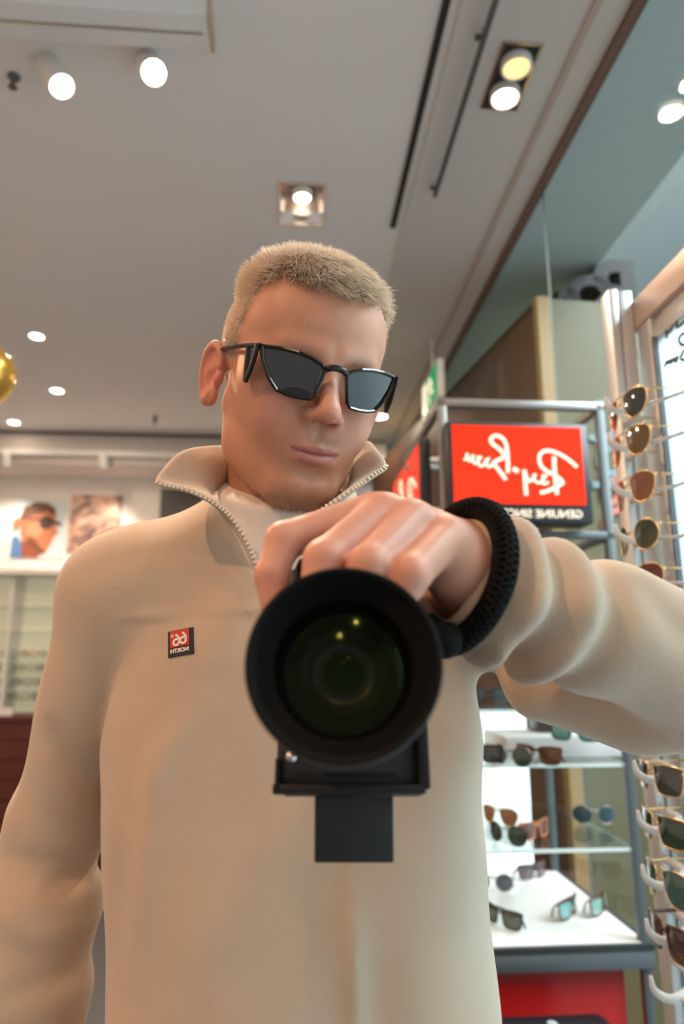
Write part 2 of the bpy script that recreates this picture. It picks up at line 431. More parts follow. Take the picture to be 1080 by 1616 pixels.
# stubble shade, moustache, brows
st = vnoise(hv, 1900, 3)*0.5+0.5
blend((0.34, 0.20, 0.135), 0.30*gauss(mq, (0.010, -0.090, -0.106), (0.026, 0.03, 0.012))*(0.4+0.9*st))
blend((0.36, 0.21, 0.15), 0.30*gauss(mq, (0.016, -0.095, -0.044), (0.012, 0.02, 0.006))*(0.2+1.2*st))
blend((0.33, 0.19, 0.12), 0.75*gauss(mq, (0.028, -0.085, 0.034), (0.017, 0.02, 0.0035)))
for _ in range(46):                                # freckles and small marks
    c = (rng.uniform(-0.06, 0.06), -0.07, rng.uniform(-0.075, 0.07)); s = rng.uniform(0.0008, 0.0017)
    dd = ((hv[:, 0]-c[0])**2+(hv[:, 2]-c[2])**2)/s**2
    blend((0.36, 0.15, 0.10), rng.uniform(0.25, 0.6)*np.exp(-dd)*(hv[:, 1] < -0.03))
# scalp region
def hairline(q):
    """>0 where hair grows (head axes)"""
    th = np.degrees(np.arctan2(np.abs(q[:, 0]), -q[:, 1]))       # 0 at the face, 180 at the back
    zl = np.interp(th, [0, 12, 26, 40, 52, 62, 70, 78, 90, 104, 112, 125, 145, 180],
                       [0.083, 0.083, 0.086, 0.090, 0.083, 0.060, 0.036, 0.012, 0.012, 0.030, 0.010, -0.035, -0.055, -0.060])
    return q[:, 2]-zl
hl = hairline(hv)+0.002*vnoise(hv, 400, 9)
blend((0.72, 0.56, 0.44), 0.6*np.clip(hl/0.008, 0, 1)*(mq[:, 0] < 0.0795))
skin = bpy.data.materials.new('skin'); skin.use_nodes = True
nt = skin.node_tree; b = nt.nodes['Principled BSDF']
at = nt.nodes.new('ShaderNodeAttribute'); at.attribute_name = 'tone'
tc = nt.nodes.new('ShaderNodeTexCoord'); n1 = nt.nodes.new('ShaderNodeTexNoise'); n1.inputs['Scale'].default_value = 60; n1.inputs['Detail'].default_value = 5
n2 = nt.nodes.new('ShaderNodeTexNoise'); n2.inputs['Scale'].default_value = 900; n2.inputs['Detail'].default_value = 2
bp = nt.nodes.new('ShaderNodeBump'); bp.inputs['Strength'].default_value = 0.12; bp.inputs['Distance'].default_value = 0.001
hsv = nt.nodes.new('ShaderNodeHueSaturation'); mr = nt.nodes.new('ShaderNodeMapRange'); mr.inputs[3].default_value = 0.9; mr.inputs[4].default_value = 1.1
nt.links.new(tc.outputs['Object'], n1.inputs['Vector']); nt.links.new(tc.outputs['Object'], n2.inputs['Vector'])
nt.links.new(n1.outputs[0], mr.inputs[0]); nt.links.new(mr.outputs[0], hsv.inputs['Value']); nt.links.new(at.outputs['Color'], hsv.inputs['Color'])
nt.links.new(hsv.outputs[0], b.inputs['Base Color']); nt.links.new(n2.outputs[0], bp.inputs['Height']); nt.links.new(bp.outputs[0], b.inputs['Normal'])
b.inputs['Roughness'].default_value = 0.48; b.inputs['Subsurface Weight'].default_value = 0.12
b.inputs['Subsurface Radius'].default_value = (0.008, 0.003, 0.0015); b.inputs['Subsurface Scale'].default_value = 1.0
# ---- the hand over the grip, wrist and forearm (world axes)
WRIST = P(772, 925, 0.435)
fing = [  # knuckle, middle joint, end joint, tip ; radii
    ([(583, 812, .418), (449, 853, .398), (428, 908, .386), (434, 955, .380)], (.0125, .0108, .0092, .0082)),
    ([(604, 812, .410), (512, 884, .372), (498, 945, .362), (512, 985, .366)], (.0128, .0112, .0098, .0085)),
    ([(650, 822, .405), (582, 893, .362), (566, 950, .356), (575, 990, .362)], (.0125, .0110, .0095, .0083)),
    ([(703, 850, .402), (646, 908, .360), (626, 955, .356), (628, 990, .362)], (.0122, .0108, .0088, .0076))]
th = ([(745, 925, .445), (690, 960, .470), (630, 950, .480), (585, 930, .482)], (.020, .015, .012, .010))
def hand_field(p):
    d = None
    for pts, rr in fing:
        q = [P(*a) for a in pts]
        f = cap(p, q[0], q[1], rr[0], rr[1]); f = smin(f, cap(p, q[1], q[2], rr[1], rr[2]), 0.004); f = smin(f, cap(p, q[2], q[3], rr[2], rr[3]), 0.003)
        d = f if d is None else smin(d, f, 0.0035)
    q = [P(*a) for a in th[0]]
    t = smin(cap(p, q[0], q[1], *th[1][:2]), cap(p, q[1], q[2], *th[1][1:3]), 0.006); t = smin(t, cap(p, q[2], q[3], *th[1][2:]), 0.004)
    k = [P(590, 818, .420), P(617, 818, .416), P(660, 832, .412), P(704, 856, .408)]
    wq = [P(748, 880, .444), P(752, 890, .438), P(752, 905, .432), P(748, 918, .428)]
    pal = None
    for a, b2, r1, r2 in zip(k, wq, (.0128, .0130, .0130, .0135), (.019, .020, .021, .020)):
        c = cap(p, a, b2, r1, r2); pal = c if pal is None else smin(pal, c, 0.012)
    pal = smin(pal, cap(p, P(720, 895, .412), P(742, 912, .424), .020, .021), 0.014)     # heel of the hand
    d = smin(d, pal, 0.007); d = smin(d, t, 0.012)
    d = smin(d, cap(p, P(748, 898, .436), P(830, 950, .460), .0265, .028), 0.012)
    return d
gv, gf = surf(hand_field, P(400, 1030, .36)-0.03, P(880, 780, .50)+0.03, 0.0016)
gv = relax(gv, gf, 2, 0.4)
SH = np.array([0.56, 0.27, 0.185])
gcol = np.tile(SH, (len(gv), 1))
for pts, rr in fing:                               # redder knuckles
    for a in pts[:3]:
        wgt = np.exp(-(((gv-P(*a))/0.013)**2).sum(1))[:, None]*0.55; gcol = gcol*(1-wgt)+np.array([0.62, 0.25, 0.17])*wgt
# ---- trunk and arms under the clothes, coarse
S_L, E_L, W_L = P(198, 945, .705), P(84, 1330, .715), P(38, 1730, .64)
S_R, E_R = P(690, 912, .700), P(1135, 1064, .500)
def core_field(p):
    d = ell(p, (-0.046, 0.712, 1.20), (0.150, 0.090, 0.33))
    d = smin(d, ell(p, (-0.046, 0.720, 0.95), (0.150, 0.095, 0.15)), 0.05)
    d = smin(d, cap(p, S_L, NB, 0.035, 0.045), 0.05); d = smin(d, cap(p, S_R, NB, 0.035, 0.045), 0.05)
    d = smin(d, cap(p, S_L, E_L, 0.040, 0.034), 0.03); d = smin(d, cap(p, E_L, W_L, 0.034, 0.026), 0.02)
    d = smin(d, cap(p, S_R, E_R, 0.040, 0.034), 0.03); d = smin(d, cap(p, E_R, WRIST, 0.034, 0.026), 0.02)
    for s in (-1, 1):
        hip = (-0.046+s*0.085, 0.72, 0.92); kn = (-0.046+s*0.10, 0.70, 0.50); an = (-0.046+s*0.11, 0.74, 0.09)
        d = smin(d, cap(p, hip, kn, 0.075, 0.05), 0.04); d = smin(d, cap(p, kn, an, 0.05, 0.036), 0.02)
        d = smin(d, cap(p, an, (an[0]+s*0.02, 0.60, 0.055), 0.034, 0.03), 0.03)
    d = smin(d, cap(p, W_L, W_L+np.array([0, -0.03, -0.09]), 0.026, 0.024), 0.01)
    return d
cv, cf = surf(core_field, (-0.45, 0.30, 0.0), (0.45, 0.88, 1.62), 0.010)
BV = np.vstack([HW(hv), gv, cv]); BF = np.vstack([hf, gf+len(hv), cf+len(hv)+len(gv)])
BC = np.vstack([col, gcol, np.tile(SK, (len(cv), 1))])
body = np_mesh('body', BV, BF, skin, PERSON, True, BC)
# ---- hair, cropped short and bleached
tri = np.vstack([hf[:, [0, 1, 2]], hf[:, [0, 2, 3]]])
def scatter(n, wfun, seed):
    r = np.random.default_rng(seed)
    A = hv[tri[:, 0]]; B = hv[tri[:, 1]]; D = hv[tri[:, 2]]
    ar = np.linalg.norm(np.cross(B-A, D-A), axis=1)*np.maximum(wfun((A+B+D)/3), 0)
    i = r.choice(len(tri), n, p=ar/ar.sum()); u, v = r.random(n), r.random(n); fl = u+v > 1; u[fl] = 1-u[fl]; v[fl] = 1-v[fl]
    pos = A[i]+u[:, None]*(B-A)[i]+v[:, None]*(D-A)[i]
    nr = hn[tri[i, 0]]; return pos, nr
def strands(pos, dr, bend, L, r0, seg=2):
    """three-sided tapering hairs"""
    n = len(pos); dr = dr/np.linalg.norm(dr, axis=1)[:, None]
    a = np.cross(dr, rng.normal(size=(n, 3))); a /= np.linalg.norm(a, axis=1)[:, None]; b2 = np.cross(dr, a)
    rings = []
    for s in range(seg+1):
        t = s/seg; c = pos+dr*(L*t)[:, None]+bend*(L*t*t)[:, None]; rad = (r0*(1-0.75*t*t))
        rings.append(np.stack([c+rad[:, None]*(math.cos(k*2.0944)*a+math.sin(k*2.0944)*b2) for k in range(3)], 1))
    V = np.stack(rings, 1).reshape(-1, 3); base = np.arange(n)[:, None]*(3*(seg+1)); Fq = []
    for s in range(seg):
        for k in range(3):
            Fq.append(base+np.array([s*3+k, s*3+(k+1) % 3, (s+1)*3+(k+1) % 3, (s+1)*3+k]))
    return V, np.vstack(Fq)
def scalp_w(c):
    h = hairline(c)+0.0025*vnoise(c, 300, 6); return (np.clip(h/np.where(np.abs(c[:, 0]) > 0.045, 0.016, 0.007)+0.2*vnoise(c, 500, 5), 0, 1))*(np.abs(c[:, 0]) < 0.0785)
pos, nr = scatter(40000, scalp_w, 11)
hh = hairline(pos); top = np.clip((pos[:, 2]-0.075)/0.035, 0, 1)
L = (0.0055+0.0135*top)*rng.uniform(0.75, 1.12, len(pos))*np.clip(0.55+hh/0.02, 0.55, 1)
L += 0.010*top*np.clip(np.abs(pos[:, 0])/0.06, 0, 1)**2
L += 0.004*top*np.clip((-pos[:, 1]-0.02)/0.05, 0, 1)
fw = np.clip((-pos[:, 1]+0.02)/0.09, 0, 1)*top
L *= np.where((hh < 0.016) & (pos[:, 1] < -0.05), rng.uniform(0.55, 1.5, len(pos)), 1.0)
flow = np.stack([0.10*np.ones(len(pos))+0.25*vnoise(pos, 90, 21), -0.55-0.9*fw, -0.35*(1-top)-0.30*fw+0.1*top], 1)
tuft = np.stack([vnoise(pos, 330, s) for s in (31, 32, 33)], 1)*0.20
dr = nr*(0.75+0.35*top)[:, None]+flow*(0.55+0.55*fw)[:, None]*np.where(top > 0, 1, 0.9)[:, None]+tuft+rng.normal(size=nr.shape)*0.24
bend = np.stack([np.zeros(len(pos)), -0.12*np.ones(len(pos)), -0.15-0.35*fw], 1)+tuft*0.3
sv, sf = strands(pos, dr, bend, L, rng.uniform(0.00020, 0.00036, len(pos)))
hairm = mat('bleached_hair', (0.96, 0.84, 0.72), 0.38, noise=(260, 0.10), Specular_IOR_Level=0.5)
hnt = hairm.node_tree; htl = hnt.nodes.new('ShaderNodeBsdfTranslucent'); htl.inputs[0].default_value = (0.96, 0.85, 0.74, 1); hmx = hnt.nodes.new('ShaderNodeMixShader'); hmx.inputs[0].default_value = 0.45
hnt.links.new(hnt.nodes['Principled BSDF'].outputs[0], hmx.inputs[1]); hnt.links.new(htl.outputs[0], hmx.inputs[2]); hnt.links.new(hmx.outputs[0], hnt.nodes['Material Output'].inputs[0])
hair = np_mesh('hair', HW(sv), sf, hairm, PERSON); hair['kind'] = 'stuff'
# chin beard and faint moustache
def beard_w(c):
    m2 = np.stack([np.abs(c[:, 0]), c[:, 1], c[:, 2]], 1)
    return gauss(m2, (0.008, -0.088, -0.107), (0.024, 0.03, 0.009))+0.18*gauss(m2, (0.016, -0.095, -0.045), (0.012, 0.02, 0.006))+0.05*gauss(m2, (0.035, -0.06, -0.09), (0.02, 0.03, 0.02))
pos2, nr2 = scatter(1000, beard_w, 12)
dr2 = nr2*0.5+np.array([0, -0.1, -0.8])+rng.normal(size=nr2.shape)*0.25
sv2, sf2 = strands(pos2, dr2, np.tile([0, 0, -0.1], (len(pos2), 1)), rng.uniform(0.0025, 0.006, len(pos2)), np.full(len(pos2), 0.00011))
beard = np_mesh('beard', HW(sv2), sf2, mat('beard_hair', (0.30, 0.17, 0.10), 0.5), PERSON); beard['kind'] = 'stuff'

# ------------------------------------------------------------------ clothes
def fleece_mat(name, c1):
    m = bpy.data.materials.new(name); m.use_nodes = True; nt = m.node_tree; b = nt.nodes['Principled BSDF']
    tc = nt.nodes.new('ShaderNodeTexCoord')
    n1 = nt.nodes.new('ShaderNodeTexNoise'); n1.inputs['Scale'].default_value = 700; n1.inputs['Detail'].default_value = 4
    n2 = nt.nodes.new('ShaderNodeTexNoise'); n2.inputs['Scale'].default_value = 25; n2.inputs['Detail'].default_value = 4
    mx = nt.nodes.new('ShaderNodeMix'); mx.data_type = 'RGBA'
    mx.inputs[6].default_value = (*[c*0.93 for c in c1], 1); mx.inputs[7].default_value = (*[min(1, c*1.05) for c in c1], 1)
    bp = nt.nodes.new('ShaderNodeBump'); bp.inputs['Strength'].default_value = 0.35; bp.inputs['Distance'].default_value = 0.0012
    for n in (n1, n2): nt.links.new(tc.outputs['Object'], n.inputs['Vector'])
    nt.links.new(n2.outputs[0], mx.inputs[0]); nt.links.new(mx.outputs[2], b.inputs['Base Color'])
    nt.links.new(n1.outputs[0], bp.inputs['Height']); nt.links.new(bp.outputs[0], b.inputs['Normal'])
    b.inputs['Roughness'].default_value = 0.95; b.inputs['Specular IOR Level'].default_value = 0.1
    b.inputs['Sheen Weight'].default_value = 0.35; b.inputs['Sheen Roughness'].default_value = 0.5
    return m
fleece = fleece_mat('cream_fleece', (0.52, 0.395, 0.293))
def super_ell(p, cx, cy, a, bb, n=2.5):
    q = (np.abs((p[:, 0]-cx)/a)**n+np.abs((p[:, 1]-cy)/bb)**n)**(1/n)
    return (q-1)*np.minimum(a, bb)*1.0
A_V, L_V, R_V = P(434, 968, .58), P(338, 792, .61), P(515, 806, .61)
def v_cut(p):                                     # the open zip: wedge through the front, seen along x-z
    def side(a, b, s):
        n = np.array([-(b[2]-a[2]), b[0]-a[0]]); n = n/np.linalg.norm(n)*s
        return (p[:, 0]-a[0])*n[0]+(p[:, 2]-a[2])*n[1]
    d = np.maximum(side(A_V, L_V, 1), side(A_V, R_V, -1))
    return np.maximum(d, p[:, 1]-0.70).astype(np.float32)
FW0, FW1 = P(706, 904, .432), E_R
def ridge(t, c, wd, amp): return amp*np.exp(-((t-c)/wd)**2)
def groove(p, pts, amp, wd):
    """soft crease along a line across the cloth, measured in the x-z plane"""
    q = p[:, [0, 2]]; best = None; par = None; w_ = smooth3([P(*a)[[0, 2]] for a in pts], 3).astype(np.float32)
    for i, (a, b2) in enumerate(zip(w_[:-1], w_[1:])):
        e = b2-a; t = np.clip(((q-a) @ e)/(e @ e), 0, 1); dd = ((q-a-t[:, None]*e)**2).sum(1)
        s = (i+t)/(len(w_)-1)
        if best is None: best, par = dd, s
        else: par = np.where(dd < best, s, par); best = np.minimum(best, dd)
    return amp*np.maximum(np.sin(np.pi*np.clip(par, 0, 1)), 0)**0.8*np.exp(-best/wd**2)
def cloth_field(p):
    z = p[:, 2]
    a = np.interp(z, [0.85, 1.0, 1.12, 1.22, 1.32, 1.42, 1.50], [0.172, 0.172, 0.174, 0.179, 0.182, 0.172, 0.150]).astype(np.float32)
    bb = np.interp(z, [0.85, 1.05, 1.25, 1.40, 1.50], [0.135, 0.128, 0.120, 0.112, 0.095]).astype(np.float32)
    cy = np.interp(z, [0.85, 1.2, 1.5], [0.700, 0.703, 0.718]).astype(np.float32)
    x = p[:, 0]
    cx = np.interp(z, [1.0, 1.10, 1.26], [-0.030, -0.033, -0.046]).astype(np.float32)
    d = super_ell(p, cx, cy, a, bb, 2.6)
    # hanging folds of the front
    fr = np.clip((cy-p[:, 1])/0.08, 0, 1)
    lo = np.clip((1.32-z)/0.18, 0, 1)
    d = d-fr*lo*(0.0045*np.exp(-((x-0.010-0.03*(1.2-z))/0.010)**2)+0.0050*np.exp(-((x+0.175+0.10*(1.2-z))/0.018)**2)
                 +0.004*np.sin(x*38+z*9+1.0)+0.003*np.sin(x*21-z*14))
    d = d+fr*(groove(p, [(212, 1150, .58), (205, 1350, .57), (198, 1620, .56)], 0.005, 0.016)-groove(p, [(250, 1150, .58), (238, 1350, .57), (225, 1560, .56)], 0.004, 0.014)
              -groove(p, [(345, 1085, .58), (280, 1170, .58), (215, 1290, .57)], 0.004, 0.016)-groove(p, [(553, 1370, .57), (558, 1500, .56), (562, 1640, .55)], 0.0035, 0.006)+groove(p, [(620, 1340, .57), (600, 1500, .56), (590, 1640, .55)], 0.003, 0.018))
    d = smax(d, z-1.515, 0.05)
    d = smin(d, cap(p, S_L, NB+np.array([-0.02, 0, -0.012]), 0.058, 0.062), 0.05)
    d = smin(d, cap(p, S_R+np.array([-0.02, 0, 0]), NB+np.array([0.02, 0, -0.012]), 0.058, 0.062), 0.05)
    d = smin(d, ell(p, NB+np.array([0, 0.004, -0.02]), (0.082, 0.078, 0.05)), 0.04)
    # yoke seam with a slight pucker
    sm = np.exp(-((z-(1.432+0.05*(x+0.2)))/0.0022)**2)*(x < -0.03)*(x > -0.20)*fr
    d = d+0.0010*sm-0.0020*np.exp(-((z-(1.438+0.05*(x+0.2)))/0.005)**2)*(x < -0.03)*(x > -0.21)*fr*(0.5+0.5*np.sin(x*60))
    # hanging sleeve
    f1 = lambda t: ridge(t, 0.90, 0.10, 0.006)+ridge(t, 0.45, 0.15, 0.002)
    sl = cap(p, S_L, E_L, 0.060, 0.047, f1)
    f2 = lambda t: -ridge(t, 0.03, 0.03, 0.004)+ridge(t, 0.22, 0.12, 0.006)+ridge(t, 0.60, 0.15, 0.005)
    sl = smin(sl, cap(p, E_L, W_L, 0.047, 0.050, f2), 0.012)
    u = (p @ (E_L-S_L).astype(np.float32))
    sl = sl+0.0050*vnoise(p @ np.array([[1, 0, .5], [0, 1, 0], [-.4, 0, .8]], np.float32), 30, 40)
    sl = sl+groove(p, [(75, 1125, .665), (112, 1200, .665), (158, 1278, .66)], 0.007, 0.010)-groove(p, [(60, 1175, .665), (98, 1260, .665), (150, 1335, .66)], 0.005, 0.014)
    sl = sl+groove(p, [(70, 1400, .66), (115, 1392, .66), (158, 1396, .65)], 0.006, 0.010)-groove(p, [(0, 1430, .66), (80, 1470, .65), (150, 1480, .64)], 0.005, 0.014)
    sl = sl+groove(p, [(10, 1560, .65), (70, 1545, .64), (140, 1550, .63)], 0.004, 0.012)
    d = smin(d, sl, np.interp(z, [1.36, 1.47], [0.005, 0.034]).astype(np.float32))
    # raised sleeve: upper arm, then forearm coming forward to the cuff
    ua = cap(p, S_R, E_R+np.array([0, 0.02, 0]), 0.062, 0.052)
    ua = smin(ua, cap(p, P(860, 1075, .575), P(1010, 1112, .545), 0.034, 0.036), 0.04)
    d2 = smin(d, ua, 0.035)
    f3 = lambda t: (0.012*np.exp(-((t-0.15)/0.045)**2)+0.011*np.exp(-((t-0.30)/0.05)**2)-0.005*np.exp(-((t-0.22)/0.02)**2)
                    -0.005*np.exp(-((t-0.40)/0.035)**2)+0.003*np.exp(-((t-0.50)/0.09)**2))
    fa = cap(p, FW0, FW1, 0.0375, 0.050, f3)
    fa = fa+0.004*vnoise(p, 38, 41)+groove(p, [(780, 1042, .43), (838, 1020, .43), (905, 985, .44)], 0.009, 0.011)-groove(p, [(800, 990, .41), (870, 960, .42), (940, 930, .44)], 0.005, 0.016)+groove(p, [(960, 900, .46), (1030, 990, .46), (1080, 1030, .47)], 0.005, 0.012)
    fa = smax(fa, -((p-FW0.astype(np.float32)) @ ((FW1-FW0)/np.linalg.norm(FW1-FW0)).astype(np.float32)), 0.006)   # flat cuff end
    fa = smax(fa, -cap(p, FW0-(FW1-FW0)*0.2, FW0+(FW1-FW0)*0.16, 0.0345, 0.030), 0.003)                                # hollow cuff
    d = smin(d2, fa, 0.022)
    d = d+0.0016*vnoise(p, 55, 44)
    d = smax(d, -v_cut(p), 0.004)
    d = smax(d, -cap(p, NB-np.array([0, 0, 0.10]), NB+np.array([0.0, 0.0, 0.2]), 0.058), 0.006)
    d = np.maximum(d, 0.90-z)
    return d.astype(np.float32)
wv, wf = surf(cloth_field, (-0.40, 0.30, 0.86), (0.44, 0.88, 1.66), 0.0032)
wv = relax(wv, wf, 3, 0.5)
SWEATER = np_mesh('fleece_pullover', wv, wf, fleece, PERSON)
# ---- standing collar, worn open
rim_px = [(432, 958, .577), (410, 905, .581), (392, 860, .585), (367, 820, .590), (338, 795, .594), (297, 775, .594), (247, 762, .596),
          (258, 738, .620), (288, 711, .660), (335, 704, .710), (400, 704, .770), (480, 704, .800), (548, 702, .770), (580, 695, .720),
          (598, 712, .670), (611, 735, .628), (590, 752, .614), (550, 779, .602), (510, 806, .594), (480, 832, .588), (456, 885, .582), (436, 958, .577)]
base_px = [(428, 960, .586), (404, 905, .592), (386, 862, .598), (360, 824, .604), (344, 803, .612), (340, 794, .628), (334, 786, .645),
           (334, 780, .665), (344, 774, .695), (370, 768, .735), (415, 766, .780), (480, 768, .800), (535, 775, .775), (562, 790, .735),
           (556, 798, .695), (545, 804, .665), (534, 808, .645), (514, 815, .625), (497, 826, .610), (474, 842, .600), (454, 890, .592), (439, 960, .586)]
rim = smooth3([P(*a) for a in rim_px], 6); base = smooth3([P(*a) for a in base_px], 6)
rows = 9; cvv = []
ctr = np.array([P(440, 770, .69)]).repeat(len(rim), 0)
for j in range(rows+1):
    t = j/rows; mid = base*(1-t)+rim*t
    out = mid-ctr; out[:, 2] = 0; out /= np.linalg.norm(out, axis=1)[:, None]+1e-9
    wd = np.linalg.norm(rim-base, axis=1)[:, None]
    cvv.append(mid-out*wd*0.20*math.sin(math.pi*t)+np.array([0, 0, 1])*wd*0.06*math.sin(math.pi*t))
n = len(rim); V = np.vstack(cvv)
F = np.array([(j*n+i, j*n+i+1, (j+1)*n+i+1, (j+1)*n+i) for j in range(rows) for i in range(n-1)])
collar = np_mesh('collar', V, F, fleece, PERSON)
sd = collar.modifiers.new('thickness', 'SOLIDIFY'); sd.thickness = 0.0045; sd.offset = 0
bv = collar.modifiers.new('round', 'SUBSURF'); bv.levels = 1; bv.render_levels = 1
collar.parent = SWEATER
# ---- zip teeth and tape down both edges
mz = MB(); mt = MB()
for seg in (rim[:6*6+1], rim[6*15:]):
    dens = smooth3(seg, 3); acc = 0; last = dens[0]
    mt.tube(dens[::3]+np.array([0, -0.0006, 0.0]), 0.0016, 6)
    for i in range(1, len(dens)):
        acc += np.linalg.norm(dens[i]-dens[i-1])
        if acc > 0.0034:
            acc = 0; c = dens[i]+np.array([0, -0.0012, 0.0012]); t = dens[i]-dens[i-1]; t /= np.linalg.norm(t)
            s = np.cross(t, [0, 1, 0]); s /= np.linalg.norm(s)
            q = [c+t*a*0.0010+s*b2*0.0019+np.array([0, e*0.0014, 0]) for e in (-1, 1) for b2 in (-1, 1) for a in (-1, 1)]
            mz.add(q, [(0, 2, 3, 1), (4, 5, 7, 6), (0, 1, 5, 4), (2, 6, 7, 3), (0, 4, 6, 2), (1, 3, 7, 5)])
cream = mat('zip_cream', (0.76, 0.64, 0.50), 0.45)
zt = mt.build('zip_tape', fleece, SWEATER, True, True)
z2 = mz.build('zip_teeth', cream, SWEATER, False, True); z2['kind'] = 'stuff'
# SWEATER is a child of PERSON at the same origin: use the person's frame for its children
for o in (collar, zt, z2): pass
# ---- white T-shirt in the open neck
NK = [P(345, 778, .665), P(428, 803, .625), P(506, 800, .640)]
nkn = np.cross(NK[1]-NK[0], NK[2]-NK[0]); nkn /= np.linalg.norm(nkn); nkn = nkn if nkn[2] > 0 else -nkn
def shirt_field(p):
    z = p[:, 2]
    bb = np.interp(z, [1.0, 1.25, 1.40, 1.50], [0.118, 0.108, 0.096, 0.078]).astype(np.float32)
    d = super_ell(p, -0.046, 0.716, 0.150, bb, 2.4)
    d = smax(d, z-1.50, 0.05)
    nk = cap(p, NB-np.array([0, 0, 0.08]), P(446, 760, .69), 0.064, 0.064)
    d = smin(d, nk, 0.05)
    d = smax(d, ((p-NK[1].astype(np.float32)) @ nkn.astype(np.float32)), 0.004)
    return np.maximum(d, 1.20-z).astype(np.float32)
tv, tf = surf(shirt_field, (-0.22, 0.55, 1.18), (0.14, 0.84, 1.64), 0.003)
tv = relax(tv, tf, 2)
shirt = np_mesh('t_shirt', tv, tf, mat('white_cotton', (0.80, 0.72, 0.66), 0.9, bump=(900, 0.2, 0.0008)), PERSON)
# ---- chest badge: red and black woven square, lettering reversed by the mirror
bm_blk = mat('badge_black', (0.012, 0.010, 0.010), 0.7); bm_red = mat('badge_red', (0.55, 0.035, 0.02), 0.7); bm_wht = mat('badge_white', (0.80, 0.72, 0.64), 0.7)
from mathutils.bvhtree import BVHTree
bvh = BVHTree.FromPolygons([tuple(q) for q in wv], [tuple(int(i) for i in f) for f in wf])
def on_cloth(px, py):
    d = Vector(ray(px, py)).normalized(); h = bvh.ray_cast(Vector(CAM), d)
    return np.array(h[0]), np.array(h[1])
bc, bn = on_cloth(286, 1014)
tl, tr, bl, br = [on_cloth(*q)[0] for q in ((266.5, 998), (306, 990.5), (267, 1039), (306.5, 1031))]
bu = (tr-tl+br-bl)/2; bvv = (tl-bl+tr-br)/2; bnn = np.cross(bu, bvv); bnn /= np.linalg.norm(bnn); bnn = bnn if bnn[1] < 0 else -bnn
bw = np.linalg.norm(bu); bh = np.linalg.norm(bvv); ctrb = (tl+tr+bl+br)/4
def bfn(u, v, d): return ctrb+bu*u/bw*1.0+bvv*v/bh*1.0+bnn*d
badge = MB().prism([(-bw/2, -bh/2), (bw/2, -bh/2), (bw/2, bh/2), (-bw/2, bh/2)], bfn, -0.004, 0.0016).build('badge', bm_blk, SWEATER, False, True)
q = bw/40.0
k = MB().prism([(-16*q, -6*q), (14*q, -6*q), (14*q, 18*q), (-16*q, 18*q)], bfn, 0.0014, 0.0022).build('badge_red_field', bm_red, badge, False, True)
lt = MB()
def ring(cx, cy, r, a0=0, a1=2*math.pi, nn=14): return [(cx+r*math.cos(a0+(a1-a0)*i/nn), cy+r*math.sin(a0+(a1-a0)*i/nn)) for i in range(nn+1)]
for cx, cy in ((-5.5, 0.6), (5.2, 2.0)):
    lt.ribbon([(x*q, y*q) for x, y in ring(cx, cy, 4.4)], 3.0*q, bfn, 0.002, 0.003)
    lt.ribbon([((cx+4.3)*q, (cy+0.5)*q), ((cx+4.2)*q, (cy+5)*q), ((cx+1.8)*q, (cy+9)*q), ((cx-1.2)*q, (cy+11.2)*q)], 3.0*q, bfn, 0.002, 0.003)
lt.ribbon([(x*q, y*q) for x, y in ring(-12.0, 10.5, 1.7)], 1.0*q, bfn, 0.002, 0.003)
lt.build('badge_numerals', bm_wht, badge, False, True)
tm = text_mb('NORTH', 8.2*q, lambda u, v, d: bfn(u-1.0*q, v-14.2*q, d), 0.0014, 0.0024, True, 0.3*q)
tm.build('badge_lettering', bm_wht, badge, False, True)
# ---- trousers and shoes (below the frame)
def trouser_field(p):
    d = ell(p, (-0.046, 0.715, 0.93), (0.175, 0.120, 0.13))
    for s in (-1, 1):
        kn = (-0.046+s*0.10, 0.70, 0.50); an = (-0.046+s*0.11, 0.735, 0.10)
        d = smin(d, cap(p, (-0.046+s*0.085, 0.72, 0.90), kn, 0.092, 0.078), 0.03); d = smin(d, cap(p, kn, an, 0.078, 0.068), 0.03)
    return np.maximum(d, 0.07-p[:, 2]).astype(np.float32)
pv, pf = surf(trouser_field, (-0.30, 0.55, 0.02), (0.22, 0.88, 1.10), 0.009)
np_mesh('trousers', pv, pf, mat('dark_denim', (0.03, 0.035, 0.05), 0.9), PERSON)
for s in (-1, 1):
    def shoe_field(p):
        x0 = -0.046+s*0.115
        d = cap(p, (x0, 0.76, 0.055), (x0+s*0.025, 0.59, 0.045), 0.045, 0.042)
        d = smin(d, cap(p, (x0, 0.745, 0.06), (x0, 0.745, 0.11), 0.045), 0.03)
        return np.maximum(d, 0.001-p[:, 2]).astype(np.float32)
    x0 = -0.046+s*0.115
    a, b2 = surf(shoe_field, (x0-0.1, 0.50, -0.02), (x0+0.1, 0.85, 0.2), 0.006)
    np_mesh('shoe', a, b2, mat('white_shoe', (0.7, 0.7, 0.68), 0.6), PERSON)

